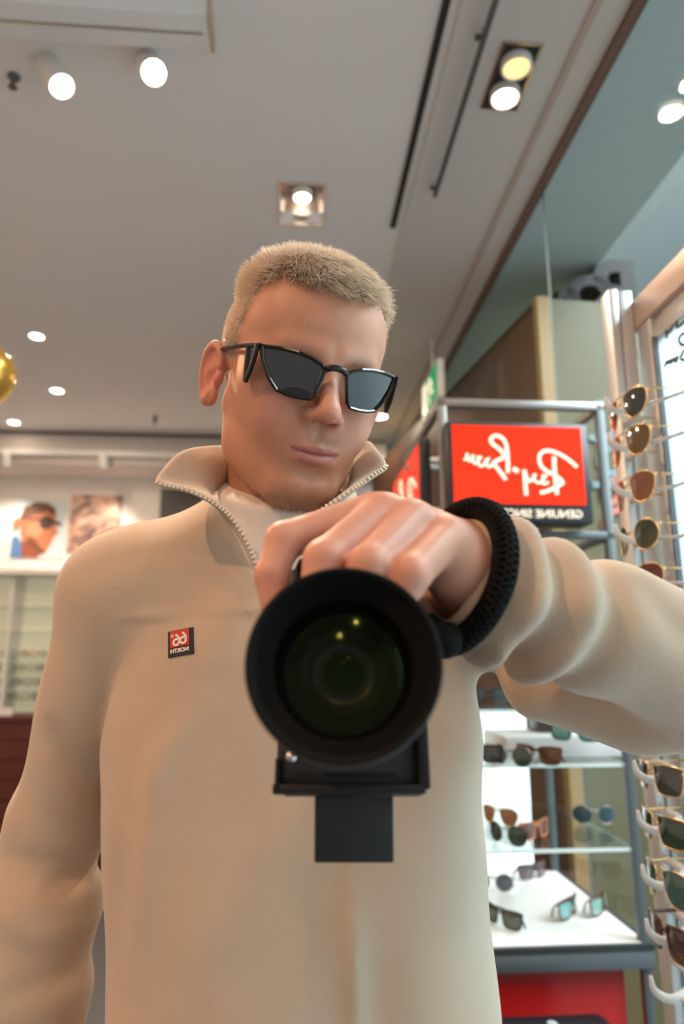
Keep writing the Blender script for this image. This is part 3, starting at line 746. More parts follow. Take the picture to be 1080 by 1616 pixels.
# ================================================================== SUNGLASSES ON HIS FACE (head axes)
HEADM = Matrix(((*HA[0],), (*HA[1],), (*HA[2],))).transposed()
shades = thing('sunglasses', 'black angular wraparound sunglasses worn by the man', 'sunglasses', tuple(HW([[0, -0.104, 0.016]])[0]))
blk_gl = mat('black_acetate', (0.006, 0.006, 0.006), 0.18)
lens_m = mat('dark_lens', (0.010, 0.010, 0.012), 0.03, Specular_IOR_Level=0.9)
SGZ, SGY = 0.016, -0.112
def sg(u, v, d):                                   # u sideways, v up, d outward, on the wrapped front
    return HW([[u, SGY+4.6*u*u-d+0.06*abs(v)*0, SGZ+v]])[0]
lens_o = [(.0085, .001), (.014, .0062), (.024, .0098), (.036, .0120), (.050, .0128), (.0665, .0115), (.0672, .0070), (.0640, -.0040),
          (.0570, -.0170), (.0490, -.0262), (.0400, -.0285), (.0290, -.0292), (.0190, -.0285), (.0150, -.0240), (.0115, -.0120)]
def inset(poly, k):
    p = np.array(poly); c = p.mean(0); n = len(p); out = []
    for i in range(n):
        a = p[i]-p[i-1]; b2 = p[(i+1) % n]-p[i]
        na = np.array([-a[1], a[0]])/np.linalg.norm(a); nb = np.array([-b2[1], b2[0]])/np.linalg.norm(b2)
        m = na+nb; m /= np.linalg.norm(m); m = m/max(0.5, m @ na)
        if np.dot(m, c-p[i]) < 0: m = -m
        out.append(p[i]+m*k)
    return out
for s in (-1, 1):
    outer = [(s*u, v) for u, v in lens_o]; inner = [(s*u, v) for u, v in inset(lens_o, 0.0030)]
    fr = MB(); n = len(outer); vs = []
    for i in range(n):
        for (u, v), d in ((outer[i], -0.0012), (outer[i], 0.0016), (((outer[i][0]+inner[i][0])/2, (outer[i][1]+inner[i][1])/2), 0.0026), (inner[i], 0.0012), (inner[i], -0.0012)):
            vs.append(sg(u, v, d))
    fs = [(i*5+k, i*5+(k+1) % 5, ((i+1) % n)*5+(k+1) % 5, ((i+1) % n)*5+k) for i in range(n) for k in range(5)]
    fr.add(vs, fs).build('lens_rim', blk_gl, shades, False, True)
    # lens: a fan with a slight dome
    le = MB(); c = np.mean(inner, 0); ringsn = 5; vs = [sg(c[0], c[1], 0.0016)]; fs = []
    for r in range(1, ringsn+1):
        t = r/ringsn
        for u, v in inner: vs.append(sg(c[0]+(u-c[0])*t*1.03, c[1]+(v-c[1])*t*1.03, 0.0016*(1-t*t)))
    for i in range(n): fs.append((0, 1+i, 1+(i+1) % n))
    for r in range(ringsn-1):
        for i in range(n): fs.append((1+r*n+i, 1+(r+1)*n+i, 1+(r+1)*n+(i+1) % n, 1+r*n+(i+1) % n))
    le.add(vs, fs).build('lens', lens_m, shades, True, True)
    # temple: bar to the ear with a V-shaped plate and open triangle
    te = MB()
    hinge = np.array([s*0.0670, SGY+4.6*0.067**2, SGZ+0.0105]); ear = np.array([s*0.0805, 0.008, SGZ+0.006]); hook = np.array([s*0.082, 0.034, SGZ-0.022])
    path = [HW([q])[0] for q in (hinge, hinge*0.75+ear*0.25+np.array([s*0.003, 0, 0]), hinge*0.4+ear*0.6+np.array([s*0.003, 0, 0]), ear, (ear+hook)/2+np.array([0, 0.006, 0.004]), hook)]
    te.tube(smooth3(path), 0.0021, 8)
    def tp(y, z): 
        f = (y-hinge[1])/(ear[1]-hinge[1]); return HW([[hinge[0]+(ear[0]-hinge[0])*f+s*0.002, y, SGZ+z]])[0]
    y0 = hinge[1]
    vv = [tp(y0+0.001, 0.011), tp(y0+0.004, -0.004), tp(y0+0.0125, -0.0195), tp(y0+0.0160, -0.0190), tp(y0+0.0235, 0.010)]
    te.tube(smooth3(vv, 3), 0.0020, 8, squash=1.6)
    te.build('temple', blk_gl, shades, 'auto', True)
    pl = MB(); tri_ = [(y0+0.004, 0.009), (y0+0.0065, -0.003), (y0+0.014, -0.016), (y0+0.021, 0.009)]
    pl.add([tp(*a) for a in tri_], [(0, 1, 2, 3)]).build('side_lens', lens_m, shades, False, True)
br_ = MB().tube([sg(u, v, 0.0006) for u, v in ((-.0105, .0015), (-.005, .0038), (0, .0044), (.005, .0038), (.0105, .0015))], 0.0030, 8)
br_.build('bridge', blk_gl, shades, True, True)
# ================================================================== THE CAMERA HE HOLDS
L0 = P(543, 1042, 0.307)
Wd = np.array([0, CP, -SP]); Vd = np.array([0, SP, CP]); Ud = np.array([1.0, 0, 0])
def cm(u, v, d): return L0+Ud*u+Vd*v+Wd*d
camera = thing('camera', 'black mirrorless camera with a wide lens held upright by the man', 'camera', tuple(cm(0, 0, 0.1)))
blk = mat('black_body', (0.010, 0.010, 0.010), 0.42, bump=(700, 0.15, 0.0006)); blk_s = mat('black_barrel', (0.009, 0.008, 0.008), 0.5, Specular_IOR_Level=0.3)
rub = mat('black_rubber', (0.006, 0.006, 0.006), 0.8, Specular_IOR_Level=0.15); matte_b = mat('matte_black', (0.007, 0.006, 0.006), 0.85, Specular_IOR_Level=0.15)
chrome = mat('steel', (0.62, 0.60, 0.57), 0.22, 1.0)
r0 = 0.0452
hood = MB().lathe([(r0-0.0006, 0.0008), (r0, 0.003), (r0, 0.010), (r0-0.002, 0.014), (r0-0.004, 0.030), (r0-0.006, 0.032)], L0, Wd, 72)
hood.build('lens_barrel', blk_s, camera, 'auto', True)
fr = MB().lathe([(r0-0.0006, 0.0008), (r0-0.0016, 0.0), (r0-0.0030, 0.0006), (r0-0.0036, 0.0024)], L0, Wd, 72); fr.build('front_rim', rub, camera, True, True)
inn = [(r0-0.0036, 0.0024), (r0-0.0042, 0.0070), (r0-0.0050, 0.0074)]
for i in range(6):                                  # stepped inner cone towards the glass
    t = i/6; inn += [(0.0400-0.0058*t, 0.0080+0.0050*t), (0.0394-0.0058*t, 0.0078+0.0050*t)]
inn += [(0.0338, 0.0140), (0.0330, 0.0136), (0.0327, 0.0160)]
MB().lathe(inn, L0, Wd, 72).build('inner_cone', matte_b, camera, 'auto', True)
MB().lathe([(r0-0.006, 0.032), (0.0385, 0.034), (0.0385, 0.052), (0.037, 0.054), (0.037, 0.068), (0.0345, 0.071), (0.0345, 0.094)], L0, Wd, 64).build('zoom_barrel', blk_s, camera, 'auto', True)
gr = MB()
for i in range(60):
    a = 2*math.pi*i/60; gr.add([cm(0.0388*math.cos(a+s*0.025)*k, 0.0388*math.sin(a+s*0.025)*k, d) for d in (0.036, 0.051) for s, k in ((-1, 0.99), (-0.6, 1.025), (0.6, 1.025), (1, 0.99))],
                               [(0, 1, 5, 4), (1, 2, 6, 5), (2, 3, 7, 6), (0, 3, 2, 1), (4, 5, 6, 7)])
g_ = gr.build('ring_grip', rub, camera, False, True); g_['kind'] = 'stuff'
def dome(name, rad, depth, sag, m, rings=10):
    pr = [(rad*t+1e-5, depth-sag*(1-t*t)) for t in [1-i/rings for i in range(rings+1)]]
    return MB().lathe(pr, L0, Wd, 56).build(name, m, camera, True, True)
coat = glass_mat('coated_glass', (0.50, 0.52, 0.50), 0.0, 0.10)
for nd in coat.node_tree.nodes:
    if nd.type == 'BSDF_GLOSSY': nd.inputs[0].default_value = (0.17, 0.26, 0.09, 1)
dome('front_element', 0.0328, 0.0158, 0.0075, coat)
ring_b = mat('baffle_black', (0.016, 0.012, 0.010), 0.35)
MB().lathe([(0.0327, 0.0160), (0.0270, 0.0225), (0.0262, 0.0222), (0.0215, 0.0262)], L0, Wd, 64).build('outer_baffle', matte_b, camera, 'auto', True)
MB().lathe([(0.0215, 0.0262), (0.0206, 0.0254), (0.0196, 0.0262), (0.0150, 0.0305)], L0, Wd, 64).build('middle_baffle', ring_b, camera, 'auto', True)
MB().lathe([(0.0150, 0.0305), (0.0122, 0.0315), (0.0118, 0.0304), (0.0104, 0.0304), (0.0100, 0.0340), (0.0078, 0.0360), (0.0074, 0.0352), (0.0068, 0.0356), (0.0066, 0.041), (0.0001, 0.041)], L0, Wd, 56).build('inner_tube', ring_b, camera, 'auto', True)
dome('inner_element', 0.0112, 0.0308, 0.0026, coat)
dome('rear_element', 0.0067, 0.0372, -0.0014, coat)
# body, standing on end: grip at the top
bod = MB()
bod.box((-0.0375, -0.0505, 0.096), (0.0455, 0.079, 0.130), 0.004)
for i, q in enumerate(bod.v): bod.v[i] = tuple(cm(*q))
bod.build('camera_body', blk, camera, 'auto', True)
gp = MB(); gp.box((-0.030, 0.040, 0.068), (0.034, 0.080, 0.100), 0.010)
for i, q in enumerate(gp.v): gp.v[i] = tuple(cm(*q))
gp.build('grip', rub, camera, 'auto', True)
mo = MB().lathe([(0.0345, 0.0935), (0.036, 0.0935), (0.036, 0.0965)], L0, Wd, 48); mo.build('lens_mount', chrome, camera, 'auto', True)
# bottom cage plate with chamfered corner, hook and slot
pl = [(-0.0385, -0.040), (-0.0355, -0.040), (-0.0345, -0.0475), (0.0335, -0.0475), (0.0335, -0.010), (0.0475, -0.010), (0.0475, -0.0455), (0.0415, -0.0525), (-0.0335, -0.0525), (-0.0385, -0.049)]
cage = MB()
cage.box((-0.0345, -0.0525, 0.088), (0.0445, -0.0475, 0.128), 0.0012); cage.box((0.0405, -0.0500, 0.088), (0.0470, 0.005, 0.128), 0.0012); cage.box((-0.0375, -0.0505, 0.090), (-0.0350, -0.034, 0.100), 0.0008); cage.box((-0.0385, -0.0525, 0.090), (-0.0330, -0.0470, 0.100), 0.001)
cage.box((-0.0320, -0.0440, 0.0925), (0.030, -0.0425, 0.0962), 0.0004)
for i, q in enumerate(cage.v): cage.v[i] = tuple(cm(*q))
cage.build('cage_plate', blk_s, camera, 'auto', True)
lug = MB().lathe([(0.0001, 0.0855), (0.0022, 0.086), (0.0026, 0.0885), (0.0015, 0.0890), (0.0015, 0.098)], cm(-0.0285, -0.0290, 0)-0*Wd, Wd, 20)
lug.lathe([(0.0001, 0.0862), (0.0030, 0.087), (0.0033, 0.0895), (0.0020, 0.0960)], cm(-0.0285, -0.0335, 0), Wd, 20)
lug.build('strap_lug', chrome, camera, True, True)

# flip-out screen hanging below
sc = MB(); sc.box((-0.0225, -0.0870, -0.0025), (0.0225, -0.050, 0.0025), 0.0012)
def scf(q):
    u, v, d = q; return cm(u+0.0060, v, 0.118+d-0.25*(v+0.050))
for i, q in enumerate(sc.v): sc.v[i] = tuple(scf(q))
sc.build('flip_screen', mat('screen_back', (0.010, 0.010, 0.010), 0.55), camera, 'auto', True)
hg = MB().tube([scf((-0.018, -0.0505, 0)), scf((0.018, -0.0505, 0))], 0.0032, 12); hg.build('screen_hinge', blk, camera, True, True)
# braided wrist strap round the cuff
ax_f = (FW1-FW0)/np.linalg.norm(FW1-FW0); c_f = FW0+ax_f*0.006
e1 = np.array([0, -1.0, 0]); e1 = e1-ax_f*(e1 @ ax_f); e1 /= np.linalg.norm(e1); e2 = np.cross(ax_f, e1); e2 = e2 if e2[2] > 0 else -e2
axis_pts = [c_f+0.0450*(math.cos(a)*e1+math.sin(a)*e2)+ax_f*0.006*math.cos(a) for a in np.linspace(0, 2*math.pi, 49)[:-1]]
st = MB().tube(axis_pts, 0.0062, 10, closed=True, squash=1.35)
tail = smooth3([c_f+0.0450*(math.cos(-1.35)*e1+math.sin(-1.35)*e2), P(715, 1008, .392), P(690, 1000, .392), P(668, 985, .400)], 5)
st.tube(tail, 0.0058, 10, squash=1.6); st_o = st.build('wrist_strap', rub, camera, True, True)
axis_pts = np.array(axis_pts+axis_pts[:2])
brd = MB()
tot = smooth3(axis_pts, 3)
acc = 0
for i in range(1, len(tot)-1):
    acc += np.linalg.norm(tot[i]-tot[i-1])
    if acc > 0.0030:
        acc = 0; t = tot[i+1]-tot[i-1]; t /= np.linalg.norm(t); n_ = np.cross(t, [0, 1, 0]); n_ /= np.linalg.norm(n_); b2 = np.cross(n_, t)
        for s in (-1, 1):
            brd.tube([tot[i]+n_*0.0068*math.cos(a)*1.0+b2*0.0094*math.sin(a)*1.0+t*s*0.0030*math.sin(2*a) for a in np.linspace(0, 2*math.pi, 11)[:-1]], 0.0011, 4, closed=True)
w_ = brd.build('braid', rub, st_o, True, True); w_['kind'] = 'stuff'

# ================================================================== THE SHOP (room axes)
HC = 3.05; GX = 0.86; BY = 5.30
ceil_m = mat('ceiling_paint', (0.88, 0.87, 0.86), 0.75, noise=(3, 0.02)); wall_m = mat('wall_paint', (0.78, 0.73, 0.69), 0.85, noise=(4, 0.02))
dark_m = mat('dark_slot', (0.02, 0.02, 0.02), 0.6); alu = mat('aluminium', (0.60, 0.60, 0.59), 0.34, 0.85); alu_d = mat('dark_steel', (0.16, 0.17, 0.18), 0.4, 0.6)
white_m = mat('white_enamel', (0.80, 0.78, 0.75), 0.4); brown_edge = mat('brown_trim', (0.17, 0.10, 0.075), 0.5)
floor_m = mat('grey_floor', (0.12, 0.12, 0.13), 0.6, noise=(30, 0.12)); mall_w = mat('mall_white', (0.72, 0.78, 0.80), 0.8)
def rbox(mb, a, b, bev=0.0):
    """box in room axes, stored in world axes"""
    t = MB().box(a, b, bev); mb.add([R(*q) for q in t.v], t.f); return mb
def sbox(name, a, b, m, bev=0.0): return struct(rbox(MB(), a, b, bev).build(name, m))
sbox('floor', (-4.2, -2.2, -0.05), (7.0, 9.0, 0.0), floor_m)
SOF = 0.41                                          # where the lower soffit beside the glass begins
hc = unR(on_z(477, 322, HC)); hx, hy = 0.0775, 0.1125          # opening for the mirrored recess
cb = MB()
for a_, b_ in (((-4.2, -2.2), (hc[0]-hx, BY+0.1)), ((hc[0]+hx, -2.2), (SOF, BY+0.1)), ((hc[0]-hx, -2.2), (hc[0]+hx, hc[1]-hy)), ((hc[0]-hx, hc[1]+hy), (hc[0]+hx, BY+0.1))):
    rbox(cb, (*a_, HC), (*b_, HC+0.12))
ceiling = struct(cb.build('ceiling', ceil_m))
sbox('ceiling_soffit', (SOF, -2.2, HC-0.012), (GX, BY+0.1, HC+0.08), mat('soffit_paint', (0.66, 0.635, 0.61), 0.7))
sbox('trim_1', (0.745, -2.2, HC-0.020), (0.765, BY, HC-0.012), mat('soffit_bead', (0.50, 0.40, 0.35), 0.6))
sbox('trim_2', (GX-0.018, -2.2, HC-0.034), (GX+0.012, BY, HC-0.012), brown_edge)
sbox('wall_back', (-4.2, BY, 0), (GX, BY+0.1, HC), wall_m)
sbox('wall_left', (-4.3, -2.2, 0), (-4.2, BY+0.1, HC), wall_m)
sbox('trim_3', (-4.2, 4.95, HC-0.25), (SOF+0.3, BY, HC-0.002), mat('bulkhead_paint', (0.62, 0.56, 0.52), 0.8))   # bulkhead over the back wall
sbox('trim_4', (-4.2, 4.93, HC-0.02), (SOF+0.3, 4.95, HC-0.001), mat('shadow_gap', (0.16, 0.14, 0.13), 0.8))
# ---- glass wall
win = struct(rbox(MB(), (GX-0.02, -2.2, 0.0), (GX+0.03, BY, 0.05)).build('window_1', alu_d))
pane_m = glass_mat('shop_glass', (0.86, 0.95, 0.95), 0.0, 0.01, k=0.32)
seam_y = on_x(868, 460, GX)[1]
ys = [-2.2, seam_y-2.2, seam_y, seam_y+1.6, BY]
for a, b2 in zip(ys[:-1], ys[1:]):
    if b2-a > 0.1: MB().add([R(GX, y, z) for y, z in ((a+0.002, 0.05), (b2-0.002, 0.05), (b2-0.002, HC-0.03), (a+0.002, HC-0.03))], [(0, 1, 2, 3)]).build('pane', pane_m, win)
for y in ys[1:-1]: rbox(MB(), (GX-0.003, y-0.0018, 0.05), (GX+0.003, y+0.0018, HC-0.03)).build('seal', mat('clear_seal', (0.10, 0.13, 0.13), 0.5), win)
# ---- the mall outside
sbox('ceiling_mall_soffit', (GX+0.03, -2.2, HC+0.02), (1.30, 8.9, HC+0.3), mat('mall_soffit', (0.50, 0.60, 0.61), 0.8))
sbox('ceiling_mall', (1.30, -2.2, 4.6), (7.0, 9.0, 4.7), mall_w)
sbox('wall_mall', (6.9, -2.2, 0), (7.0, 9.0, 4.6), mall_w)
sbox('wall_mall_end', (GX, 8.9, 0), (7.0, 9.0, 4.6), mall_w)
# ---- kiosk across the walkway
KZ = 2.80
k0, k1, k2 = [on_z(px, py, KZ) for px, py in ((848, 470), (730, 594), (960, 478))]
dS = (k1-k0)/np.linalg.norm(k1-k0); dF = (k2-k0)/np.linalg.norm(k2-k0)
kiosk = thing('mall_kiosk', 'olive and brown kiosk standing outside the glass wall', 'kiosk', (k0[0], k0[1], 0))
olive = mat('olive_panel', (0.085, 0.070, 0.024), 0.6, noise=(2, 0.08)); brownp = mat('brown_panel', (0.085, 0.034, 0.012), 0.55, noise=(3, 0.1)); tan_e = mat('tan_edge', (0.25, 0.15, 0.055), 0.55)
g0 = np.array([k0[0], k0[1], 0]); upz = np.array([0, 0, 1.0])
nS = np.cross(dS, upz); nF = np.cross(upz, dF)
def kfn_F(u, v, d): return g0+dF*u+upz*v+dS*d          # front: u along, d inwards
def kfn_S(u, v, d): return g0+dS*u+upz*v+dF*d
MB().prism([(0.05, 0.10), (3.0, 0.10), (3.0, KZ), (0.05, KZ)], kfn_F, 0.0, 0.04).build('front_panel', olive, kiosk, False, True)
MB().prism([(0.0, 0.0), (3.0, 0.0), (3.0, 0.10), (0.0, 0.10)], kfn_F, 0.005, 0.04).build('plinth', mat('pale_plinth', (0.45, 0.44, 0.43), 0.6), kiosk, False, True)
MB().prism([(0.0, 0.0), (2.6, 0.0), (2.6, KZ), (0.0, KZ)], kfn_S, 0.0, 0.04).build('side_panel', brownp, kiosk, False, True)
MB().prism([(-0.004, 0.0), (0.055, 0.0), (0.055, KZ+0.005), (-0.004, KZ+0.005)], kfn_F, -0.006, 0.03).build('corner_post', tan_e, kiosk, False, True)
MB().prism([(0, 0.04), (3.0, 0.04), (3.0, 2.6), (0, 2.6)], lambda u, v, d: g0+dF*u+dS*v+upz*d, KZ-0.03, KZ-0.01).build('roof', olive, kiosk, False, True)
# outlined signs on the olive front
def kpix(px, py):                                    # pixel -> (u, v) on the olive front
    d = ray(px, py); A = np.stack([dF, upz, -d], 1); u, v, t = np.linalg.solve(A, CAM-g0); return u, v
cy_ = mat('slate_paint', (0.16, 0.22, 0.24), 0.6); pk_ = mat('rose_paint', (0.45, 0.14, 0.12), 0.6)
strokes = [([(930, 652), (938, 640), (958, 636), (978, 640)], cy_), ([(928, 690), (945, 694), (962, 690), (970, 676)], cy_), ([(942, 706), (966, 704), (968, 706)], cy_), ([(962, 706), (946, 720), (948, 740), (966, 748), (982, 738)], cy_),
           ([(934, 766), (984, 764)], cy_), ([(949, 750), (951, 790)], cy_), ([(972, 752), (974, 786), (960, 794), (951, 790)], pk_), ([(954, 836), (954, 822), (966, 808), (984, 806)], pk_)]
for pts, m in strokes:
    MB().ribbon([kpix(*q) for q in pts], 0.024, kfn_F, -0.008, 0.002).build('sign_stroke', m, kiosk, False, True)
# raised letters on the kiosk roof
letters_m = mat('taupe_letter', (0.02, 0.017, 0.015), 0.8)
for ch, px, py, hgt in (('S', 930, 474, 0.20), ('O', 970, 474, 0.30), ('R', 1002, 455, 0.42)):
    u0, v0 = kpix(px, py)
    tb = text_mb(ch, hgt, lambda u, v, d: kfn_F(u+u0, v+KZ-0.005, 0.30-d), 0, 0.16, True, 0.012)
    tb.build('roof_letter', letters_m, kiosk, False, True)
# ================================================================== CEILING FITTINGS
warm = (1.0, 0.80, 0.58)
lamp_m = mat('lamp_glow', (1, 0.95, 0.88), 0.5, emit=(1.0, 0.86, 0.70), estr=16.0); lamp_y = mat('lamp_amber', (1, 0.8, 0.4), 0.4, emit=(1.0, 0.66, 0.22), estr=1.6)
mirror_m = mat('reflector', (0.75, 0.70, 0.66), 0.12, 1.0)
def dlight(px, py, rad, label, z=HC, power=9):
    c = on_z(px, py, z); t = thing('downlight', label, 'ceiling light', (c[0], c[1], z), AZ, 'small round downlights')
    MB().lathe([(rad*1.25, 0), (rad*1.25, -0.004), (rad*1.0, -0.006), (rad*0.92, -0.002)], (0, 0, 0), (0, 0, 1), 28).build('trim_ring', white_m, t, 'auto')
    MB().lathe([(1e-4, -0.003), (rad*0.92, -0.003)], (0, 0, 0), (0, 0, 1), 28).build('lamp_face', lamp_m, t)
    area('lamp_light', (c[0], c[1], z-0.012), (c[0], c[1], 0), rad*1.6, power, warm)
dlight(58, 530, 0.035, 'round downlight nearest the gold globe')
dlight(90, 616, 0.038, 'round downlight between the gold globe and the back wall')
dlight(22, 666, 0.038, 'round downlight closest to the back wall at far left', power=0.5)
dlight(600, 657, 0.050, 'round downlight showing right of the man\'s sunglasses', HC-0.012)
def box_light(px, py, sx, sy, z, label, lamps, power):
    c = unR(on_z(px, py, z)); o = R(c[0], c[1], z)
    t = thing('recessed_light', label, 'ceiling light', tuple(o), AZ)
    fr = MB()
    for a, b2 in (((-sx/2-.008, -sy/2-.008), (sx/2+.008, -sy/2)), ((-sx/2-.008, sy/2), (sx/2+.008, sy/2+.008)), ((-sx/2-.008, -sy/2), (-sx/2, sy/2)), ((sx/2, -sy/2), (sx/2+.008, sy/2))):
        fr.box((a[0], a[1], -0.006), (b2[0], b2[1], 0.0))
    fr.build('frame', mirror_m, t)
    if len(lamps) > 1: MB().box((-sx/2, -sy/2, -0.0025), (sx/2, sy/2, -0.0015)).build('recess', dark_m, t)
    else:                                            # open mirrored box let into the ceiling
        X, Y, D_ = sx/2-0.0006, sy/2-0.0006, 0.10; k_ = 0.75
        MB().add([(-X, -Y, 0), (X, -Y, 0), (X, Y, 0), (-X, Y, 0), (-X*k_, -Y, D_), (X*k_, -Y, D_), (X*k_, Y*0.6, D_), (-X*k_, Y*0.6, D_)], [(0, 1, 5, 4), (1, 2, 6, 5), (2, 3, 7, 6), (3, 0, 4, 7), (4, 5, 6, 7)]).build('recess', mirror_m, t)
    for (x, y, r, m) in lamps:
        hd = MB().lathe([(r*1.15, 0.0), (r*1.15, -0.022), (r, -0.026), (r*0.9, -0.020)], (x, y, 0), (0, 0, 1), 28).build('lamp_head', white_m, t, 'auto')
        MB().lathe([(1e-4, -0.021), (r*0.92, -0.021)], (x, y, 0), (0, 0, 1), 28).build('lamp_face', m, hd)
        if power: w_ = R(c[0]+x, c[1]+y, z-0.04); area('lamp_light', tuple(w_), (w_[0], w_[1], 0), r*1.6, power, warm)
    return t
box_light(806, 121, 0.098, 0.215, HC-0.012, 'twin recessed spotlight, one lamp amber and one white', [(0.0, 0.054, 0.038, lamp_m), (0.0, -0.050, 0.038, lamp_y)], 8)
box_light(477, 322, 0.155, 0.225, HC, 'square mirrored recessed light above the man\'s head', [(0.0, -0.065, 0.030, lamp_m)], 10)
# slot diffuser and hanging rail
z = HC-0.001
a, b2 = unR(on_z(620, 358, z)), unR(on_z(709, 0, z))
slot = MB(); rbox(slot, (a[0]-0.010, b2[1]-0.6, HC-0.008), (a[0]+0.010, a[1], HC-0.0005)); tag(slot.build('slot_vent', dark_m), 'long black slot vent in the ceiling', 'vent')
a, b2 = unR(on_z(686, 305, HC-0.04)), unR(on_z(775, 10, HC-0.04))
rail = thing('hanging_rail', 'thin grey rail hung below the ceiling beside the black slot', 'rail', tuple(R(a[0], a[1], HC-0.012)), AZ)
MB().box((-0.007, -2.2, -0.045), (0.007, 0, -0.032)).build('rail_bar', alu_d, rail)
for y in (-0.03, -0.62, -1.4):
    MB().tube([(0, y, -0.035), (0, y, 0)], 0.004, 8).build('hanger', alu, rail)
    MB().box((-0.022, y-0.008, -0.034), (0.0, y+0.008, -0.026)).build('clip', alu_d, rail)
# track with spotlights, upper left
track = thing('lighting_track', 'white lighting track box across the ceiling at upper left', 'track', tuple(R(-0.9, 1.50, HC)), AZ)
xe = unR(on_z(333, 60, HC-0.05))[0]+0.9
MB().box((-2.4, -0.055, -0.05), (xe, 0.055, -0.001), 0.003).build('track_housing', white_m, track, 'auto')
MB().box((-2.4, -0.004, -0.0515), (xe-0.02, 0.004, -0.049)).build('track_groove', alu, track)
MB().box((xe-0.004, -0.056, -0.051), (xe+0.006, 0.056, -0.001)).build('end_cap', mat('beige_cap', (0.55, 0.42, 0.33), 0.5), track)
def track_spot(px, py, d, rear, aim, label, power, length=0.12, rad=0.034, grp='spotlights on the track'):
    f = P(px, py, d); ax = f-P(*rear); ax /= np.linalg.norm(ax)
    t = thing('spotlight', label, 'spotlight', tuple(f-ax*length), 0, grp)
    b_ = -ax*length                                  # local coordinates: origin at the rear end
    MB().lathe([(1e-4, 0), (rad*0.9, 0.0), (rad, 0.006), (rad, length), (rad*0.93, length), (rad*0.90, length-0.014)], (0, 0, 0), ax, 28).build('spot_body', white_m, t, 'auto')
    MB().lathe([(1e-4, length-0.012), (rad*0.92, length-0.012)], (0, 0, 0), ax, 28).build('lamp_face', lamp_m, t)
    o = f-ax*length; top = np.array([o[0], o[1], HC-0.05])-o
    MB().tube([ax*length*0.35, (ax*length*0.35)*np.array([1, 1, 0])+np.array([0, 0, top[2]])], 0.007, 10).build('stem', white_m, t)
    if power: spot('lamp_light', tuple(f+ax*0.01), tuple(np.array(aim)), power, warm, 60, 0.7, 0.03)
    return t
track_spot(98, 137, 1.86, (62, 82, 1.93), P(560, 1100, .2), 'white track spotlight with its lamp seen edge-on', 40)
track_spot(243, 115, 1.84, (222, 78, 1.98), P(330, 500, .5), 'white track spotlight glaring straight out of the ceiling', 85)
# small sprinkler heads
for px, py, lb in ((245, 664, 'small sprinkler head on the ceiling in front of the back wall'), (22, 126, 'dark sprinkler head beside the track spotlight')):
    c = on_z(px, py-6, HC); t = thing('sprinkler', lb, 'sprinkler', (c[0], c[1], HC), 0, 'ceiling sprinklers')
    k_ = 1.0 if py > 300 else 0.8
    MB().lathe([(0.022*k_, 0), (0.022*k_, -0.006), (0.010*k_, -0.012), (0.008*k_, -0.040*k_)], (0, 0, 0), (0, 0, 1), 16).build('sprinkler_body', alu_d, t, 'auto')
    MB().lathe([(1e-4, -0.045*k_), (0.016*k_, -0.045*k_), (0.016*k_, -0.049*k_), (1e-4, -0.049*k_)], (0, 0, 0), (0, 0, 1), 12).build('deflector', alu_d, t, 'auto')
# gold globe of a tall floor lamp at the left edge
c = P(-32, 590, 2.3); pend = thing('globe_lamp', 'gold globe lamp cut off by the left edge', 'lamp', (c[0], c[1], 0))
gold = mat('gold_globe', (0.80, 0.50, 0.10), 0.25, 0.7); gr_ = 0.112
MB().lathe([(gr_*math.sin(math.pi*i/18)+1e-4, -gr_*math.cos(math.pi*i/18)) for i in range(19)], (0, 0, c[2]), (0, 0, 1), 40).build('globe', gold, pend, True)
MB().tube([(0, 0, 0.01), (0, 0, c[2]-gr_+0.004)], 0.010, 12).build('stem', gold, pend, True)
MB().lathe([(1e-4, 0.025), (0.15, 0.022), (0.16, 0.0), (1e-4, 0.0)], (0, 0, 0), (0, 0, 1), 32).build('base', gold, pend, 'auto')
# ================================================================== BACK WALL
tb = thing('spot_rail', 'white spotlight rail along the bulkhead over the posters', 'track', tuple(R(-1.5, 4.93, HC-0.17)), AZ)
MB().box((-2.5, -0.03, -0.02), (2.2, 0.018, 0.02)).build('track_bar', white_m, tb)
for px in (14, 168, 330):
    x = on_y(px, 722, 4.93)[0]; 
    t = thing('spotlight', {14: 'small white rail spotlight at far left above the portrait poster', 168: 'small white rail spotlight above the collage poster', 330: 'small white rail spotlight above the black poster'}[px], 'spotlight', tuple(R(x, 4.86, HC-0.19)), AZ, 'rail spotlights over the posters')
    MB().lathe([(1e-4, 0.0), (0.030, 0.0), (0.034, -0.01), (0.034, -0.10), (0.028, -0.10), (0.026, -0.09)], (0, 0, 0), (0, -0.35, 1), 20).build('spot_body', white_m, t, 'auto')
    MB().lathe([(1e-4, -0.092), (0.027, -0.092)], (0, 0, 0), (0, -0.35, 1), 20).build('lamp_face', lamp_m, t)
    MB().tube([(0, 0, -0.02), (0, 0.05, 0.02)], 0.008, 8).build('stem', white_m, t)
    lw_o = R(x, 4.88, HC-0.32); tgt = R(x-0.1, BY, 2.15); spot('lamp_light', tuple(lw_o), tuple(tgt), 26, (1.0, 0.84, 0.70), 80, 0.8, 0.03)
def wfn(u, v, d): return R(u, BY-d, v)
def wpx(px, py, y=BY): q = on_y(px, py, y); return q[0], q[2]
def poster(pts, name, label, m):
    uv = [wpx(*q) for q in pts]; u0 = min(a for a, _ in uv); u1 = max(a for a, _ in uv); v0 = min(b for _, b in uv); v1 = max(b for _, b in uv)
    t = thing(name, label, 'poster', tuple(R((u0+u1)/2, BY, v0)), AZ)
    rbox(MB(), (u0, BY-0.012, v0), (u1, BY-0.001, v1)).build('sheet', m, t, False, True)
    return t, (u0, u1, v0, v1)
